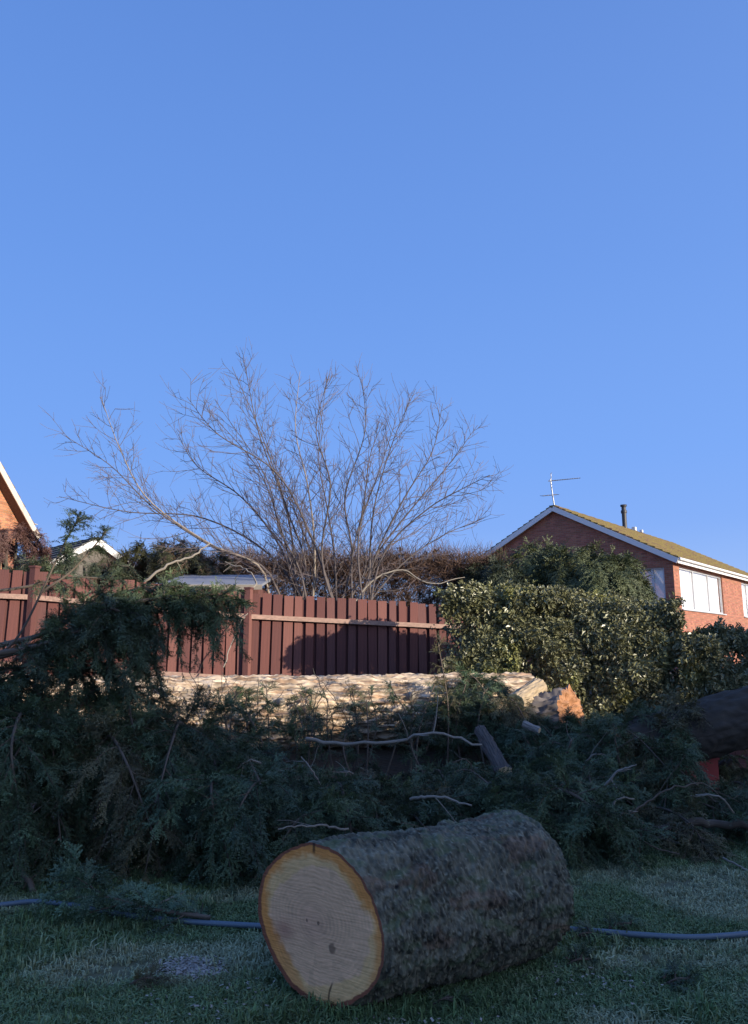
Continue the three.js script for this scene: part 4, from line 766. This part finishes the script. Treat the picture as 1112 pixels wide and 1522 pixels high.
{ // sprig on the lawn by the hose
  R = mulberry(99);
  const c = P(180, 1372, 4.45); c.y = .05;
  bough('lawn_sprig', 'small leafy conifer sprig dropped on the lawn over the blue hose', [V(c.x + .5, .06, c.z + .05), V(c.x + .1, .10, c.z), V(c.x - .2, .16, c.z - .1), V(c.x - .34, .24, c.z - .2)], { r0: .012, nb: 26, bl: .30, droop: .25, size: [.6, .95], tint: 1.35 });
  for (const [px, py] of [[840, 1440], [850, 1400], [985, 1470], [905, 1385], [190, 1470], [640, 1500]]) { const d = ray(px, py), k = -EYE / d.y, q = d.multiplyScalar(k).add(V(0, EYE + .015, 0)); bough('sprig_scrap', 'tiny dark conifer scrap lying on the grass', [q, q.clone().add(V(.06, .03, .01)), q.clone().add(V(.13, .02, -.02))], { r0: .004, nb: 6, bl: .07, droop: .1, size: [.35, .5], dens: .03, group: 'conifer scraps on the grass' }); }
}
// ---------------------------------------------------------------- hose, red board, brown panel
{
  const g = (px, py) => { const d = ray(px, py), k = -(EYE - .034) / d.y; return d.multiplyScalar(k).add(V(0, EYE, 0)); };
  const pts = [g(-80, 1352), g(0, 1345), g(50, 1340), g(100, 1344), g(190, 1360), g(285, 1370), g(385, 1376), g(500, 1380), g(700, 1376), g(860, 1382), g(960, 1390), g(1030, 1393), g(1112, 1388), g(1200, 1380)];
  const c = smooth(pts, 160), t = thing('garden_hose', 'blue garden hose snaking across the lawn behind the sawn log', 'hose', V(0, 0, -4.4));
  part('hose', move(tube(c, c.map(() => .0145), 12), t.position), std(.10, .145, .19, .42), t);
  const r = thing('red_crate', 'bright red plastic crate half hidden under the dark felled trunk', 'crate', P(1030, 1158, 7.95).setY(groundY(3.4, -7.95)));
  const red = std(.32, .035, .04, .6), W = .40, D = .3, H = .36;
  part('floor', box(W, .012, D, 0, .03, 0), red, r); for (const s of [-1, 1]) { part('side', box(W, H, .012, 0, H / 2 + .036, s * (D / 2 - .006)), red, r); part('side', box(.012, H, D - .026, s * (W / 2 - .006), H / 2 + .036, 0), red, r); }
  part('rim', mergeGeometries([box(W + .03, .02, .02, 0, H + .046, D / 2), box(W + .03, .02, .02, 0, H + .046, -D / 2), box(.02, .02, D - .021, W / 2, H + .046, 0), box(.02, .02, D - .021, -W / 2, H + .046, 0)]), red, r); r.rotation.y = .4;
  const b = thing('timber_screen', 'brown timber screen standing under the dark trunk beside the red crate', 'screen', P(1112, 1158, 9.0).setY(groundY(4.5, -9.0) - .02));
  for (let i = 0; i < 6; i++) part('board', box(.115, .72 + .02 * (i % 3), .02, -.3 + i * .12, .36, 0), FENCE[3], b);
  for (const y of [.15, .55]) part('rail', box(.72, .06, .03, 0, y, .026), FENCE[2], b); b.rotation.y = -.1;
  evergreen('garden_shrub', 'small yellow green shrub in front of the red crate', P(1062, 1148, 8.3).setY(.28), .22, .14, .15, 420, (p, q) => { const k = .7 + .6 * q; return [k * .13, k * .14, k * .05]; }, .7);
}

// ---------------------------------------------------------------- grass, chips
{
  R = mulberry(555);
  const kinds = [tuftGeometry(41, 10, .045, .03), tuftGeometry(42, 9, .032, .035), tuftGeometry(43, 8, .085, .03)], lists = kinds.map(() => []);
  for (let i = 0; i < 110000; i++) {
    const d = 2.35 + 4.3 * Math.pow(R(), 1.15), x = rr(-1, 1) * (.53 * d + .25), z = -d;
    const a = fbm(x * .9, 5.5, z * 1.3, 4), straw = sstep(-.02, .22, a), b = fbm(x * 3.1, 2.5, z * 3.1, 3);
    if (R() < .3 * straw + sstep(.02, .2, -b) * .6) continue;
    const long = (fbm(x * 1.1 + 7, 1.5, z * 1.1, 3) > .12 && R() < .16) || (x < -1.2 && d < 4.3 && R() < .2 && b > 0), k = long ? 2 : R() < .55 ? 0 : 1, t = rr(.7, 1.35), s = straw * .9 + rr(-.12, .36);
    const dry = Math.min(1, Math.max(0, s));
    lists[k].push([V(x, groundY(x, z) + .012 * fbm(x * 6, 2, z * 6, 3), z), V(Math.cos(i), 0, Math.sin(i)), V(rr(-.3, .3), 1, rr(-.3, .3)), rr(.42, .95), t * lerp(.105, .31, dry), t * lerp(.175, .34, dry), t * lerp(.065, .205, dry)]);
  }
  for (let i = 0; i < 170; i++) { const q = rr(0, 1), x = lerp(-.42, .5, q) + rr(-.05, .05), z = -lerp(3.42, 3.36, q) + rr(-.1, .06) + (x > .05 ? -.25 * (x - .05) : 0), c = rr(.7, 1.3); lists[2].push([V(x, groundY(x, z) + .002, z), V(Math.cos(i), 0, Math.sin(i)), V(rr(-.2, .2), 1, rr(-.2, .2)), rr(.4, .9), c * .10, c * .165, c * .06]); }
  const t = new THREE.Group(); t.name = 'grass'; t.userData = { kind: 'stuff', label: 'short patchy green lawn grass with pale dry tufts', category: 'grass' }; scene.add(t);
  lists.forEach((l, i) => instances('grass_tufts', kinds[i], MAT.blade, l, t, V(0, 0, 0)));
  // sawdust and chips in pale patches
  const chip = quads([[V(-.012, 0, -.005), V(.012, .002, -.006), V(.013, .003, .005), V(-.011, .001, .006)]]), cl = [];
  for (const [px, py, r, n] of [[285, 1442, .12, 900], [300, 1450, .07, 500], [600, 1512, .3, 160], [330, 1500, .4, 160], [880, 1465, .25, 120]]) {
    const q = ray(px, py), k = -EYE / q.y; q.multiplyScalar(k);
    for (let i = 0; i < n; i++) { const a = R() * 6.283, d = r * Math.sqrt(-Math.log(1 - R() * .95)) * .7, x = q.x + Math.cos(a) * d * 1.5, z = q.z + Math.sin(a) * d, c = rr(.7, 1.1); cl.push([V(x, groundY(x, z) + rr(.008, .03), z), V(Math.cos(i * 7), rr(-.3, .3), Math.sin(i * 7)), V(rr(-.5, .5), 1, rr(-.5, .5)), rr(.35, .9), c * .36, c * .33, c * .29]); }
  }
  const s = instances('wood_chips', chip, MAT.blade, cl, scene, V(0, 0, 0)); s.userData = { kind: 'stuff', label: 'pale sawdust and wood chips scattered on the grass', category: 'wood chips' };
}
renderer.render(scene, camera);
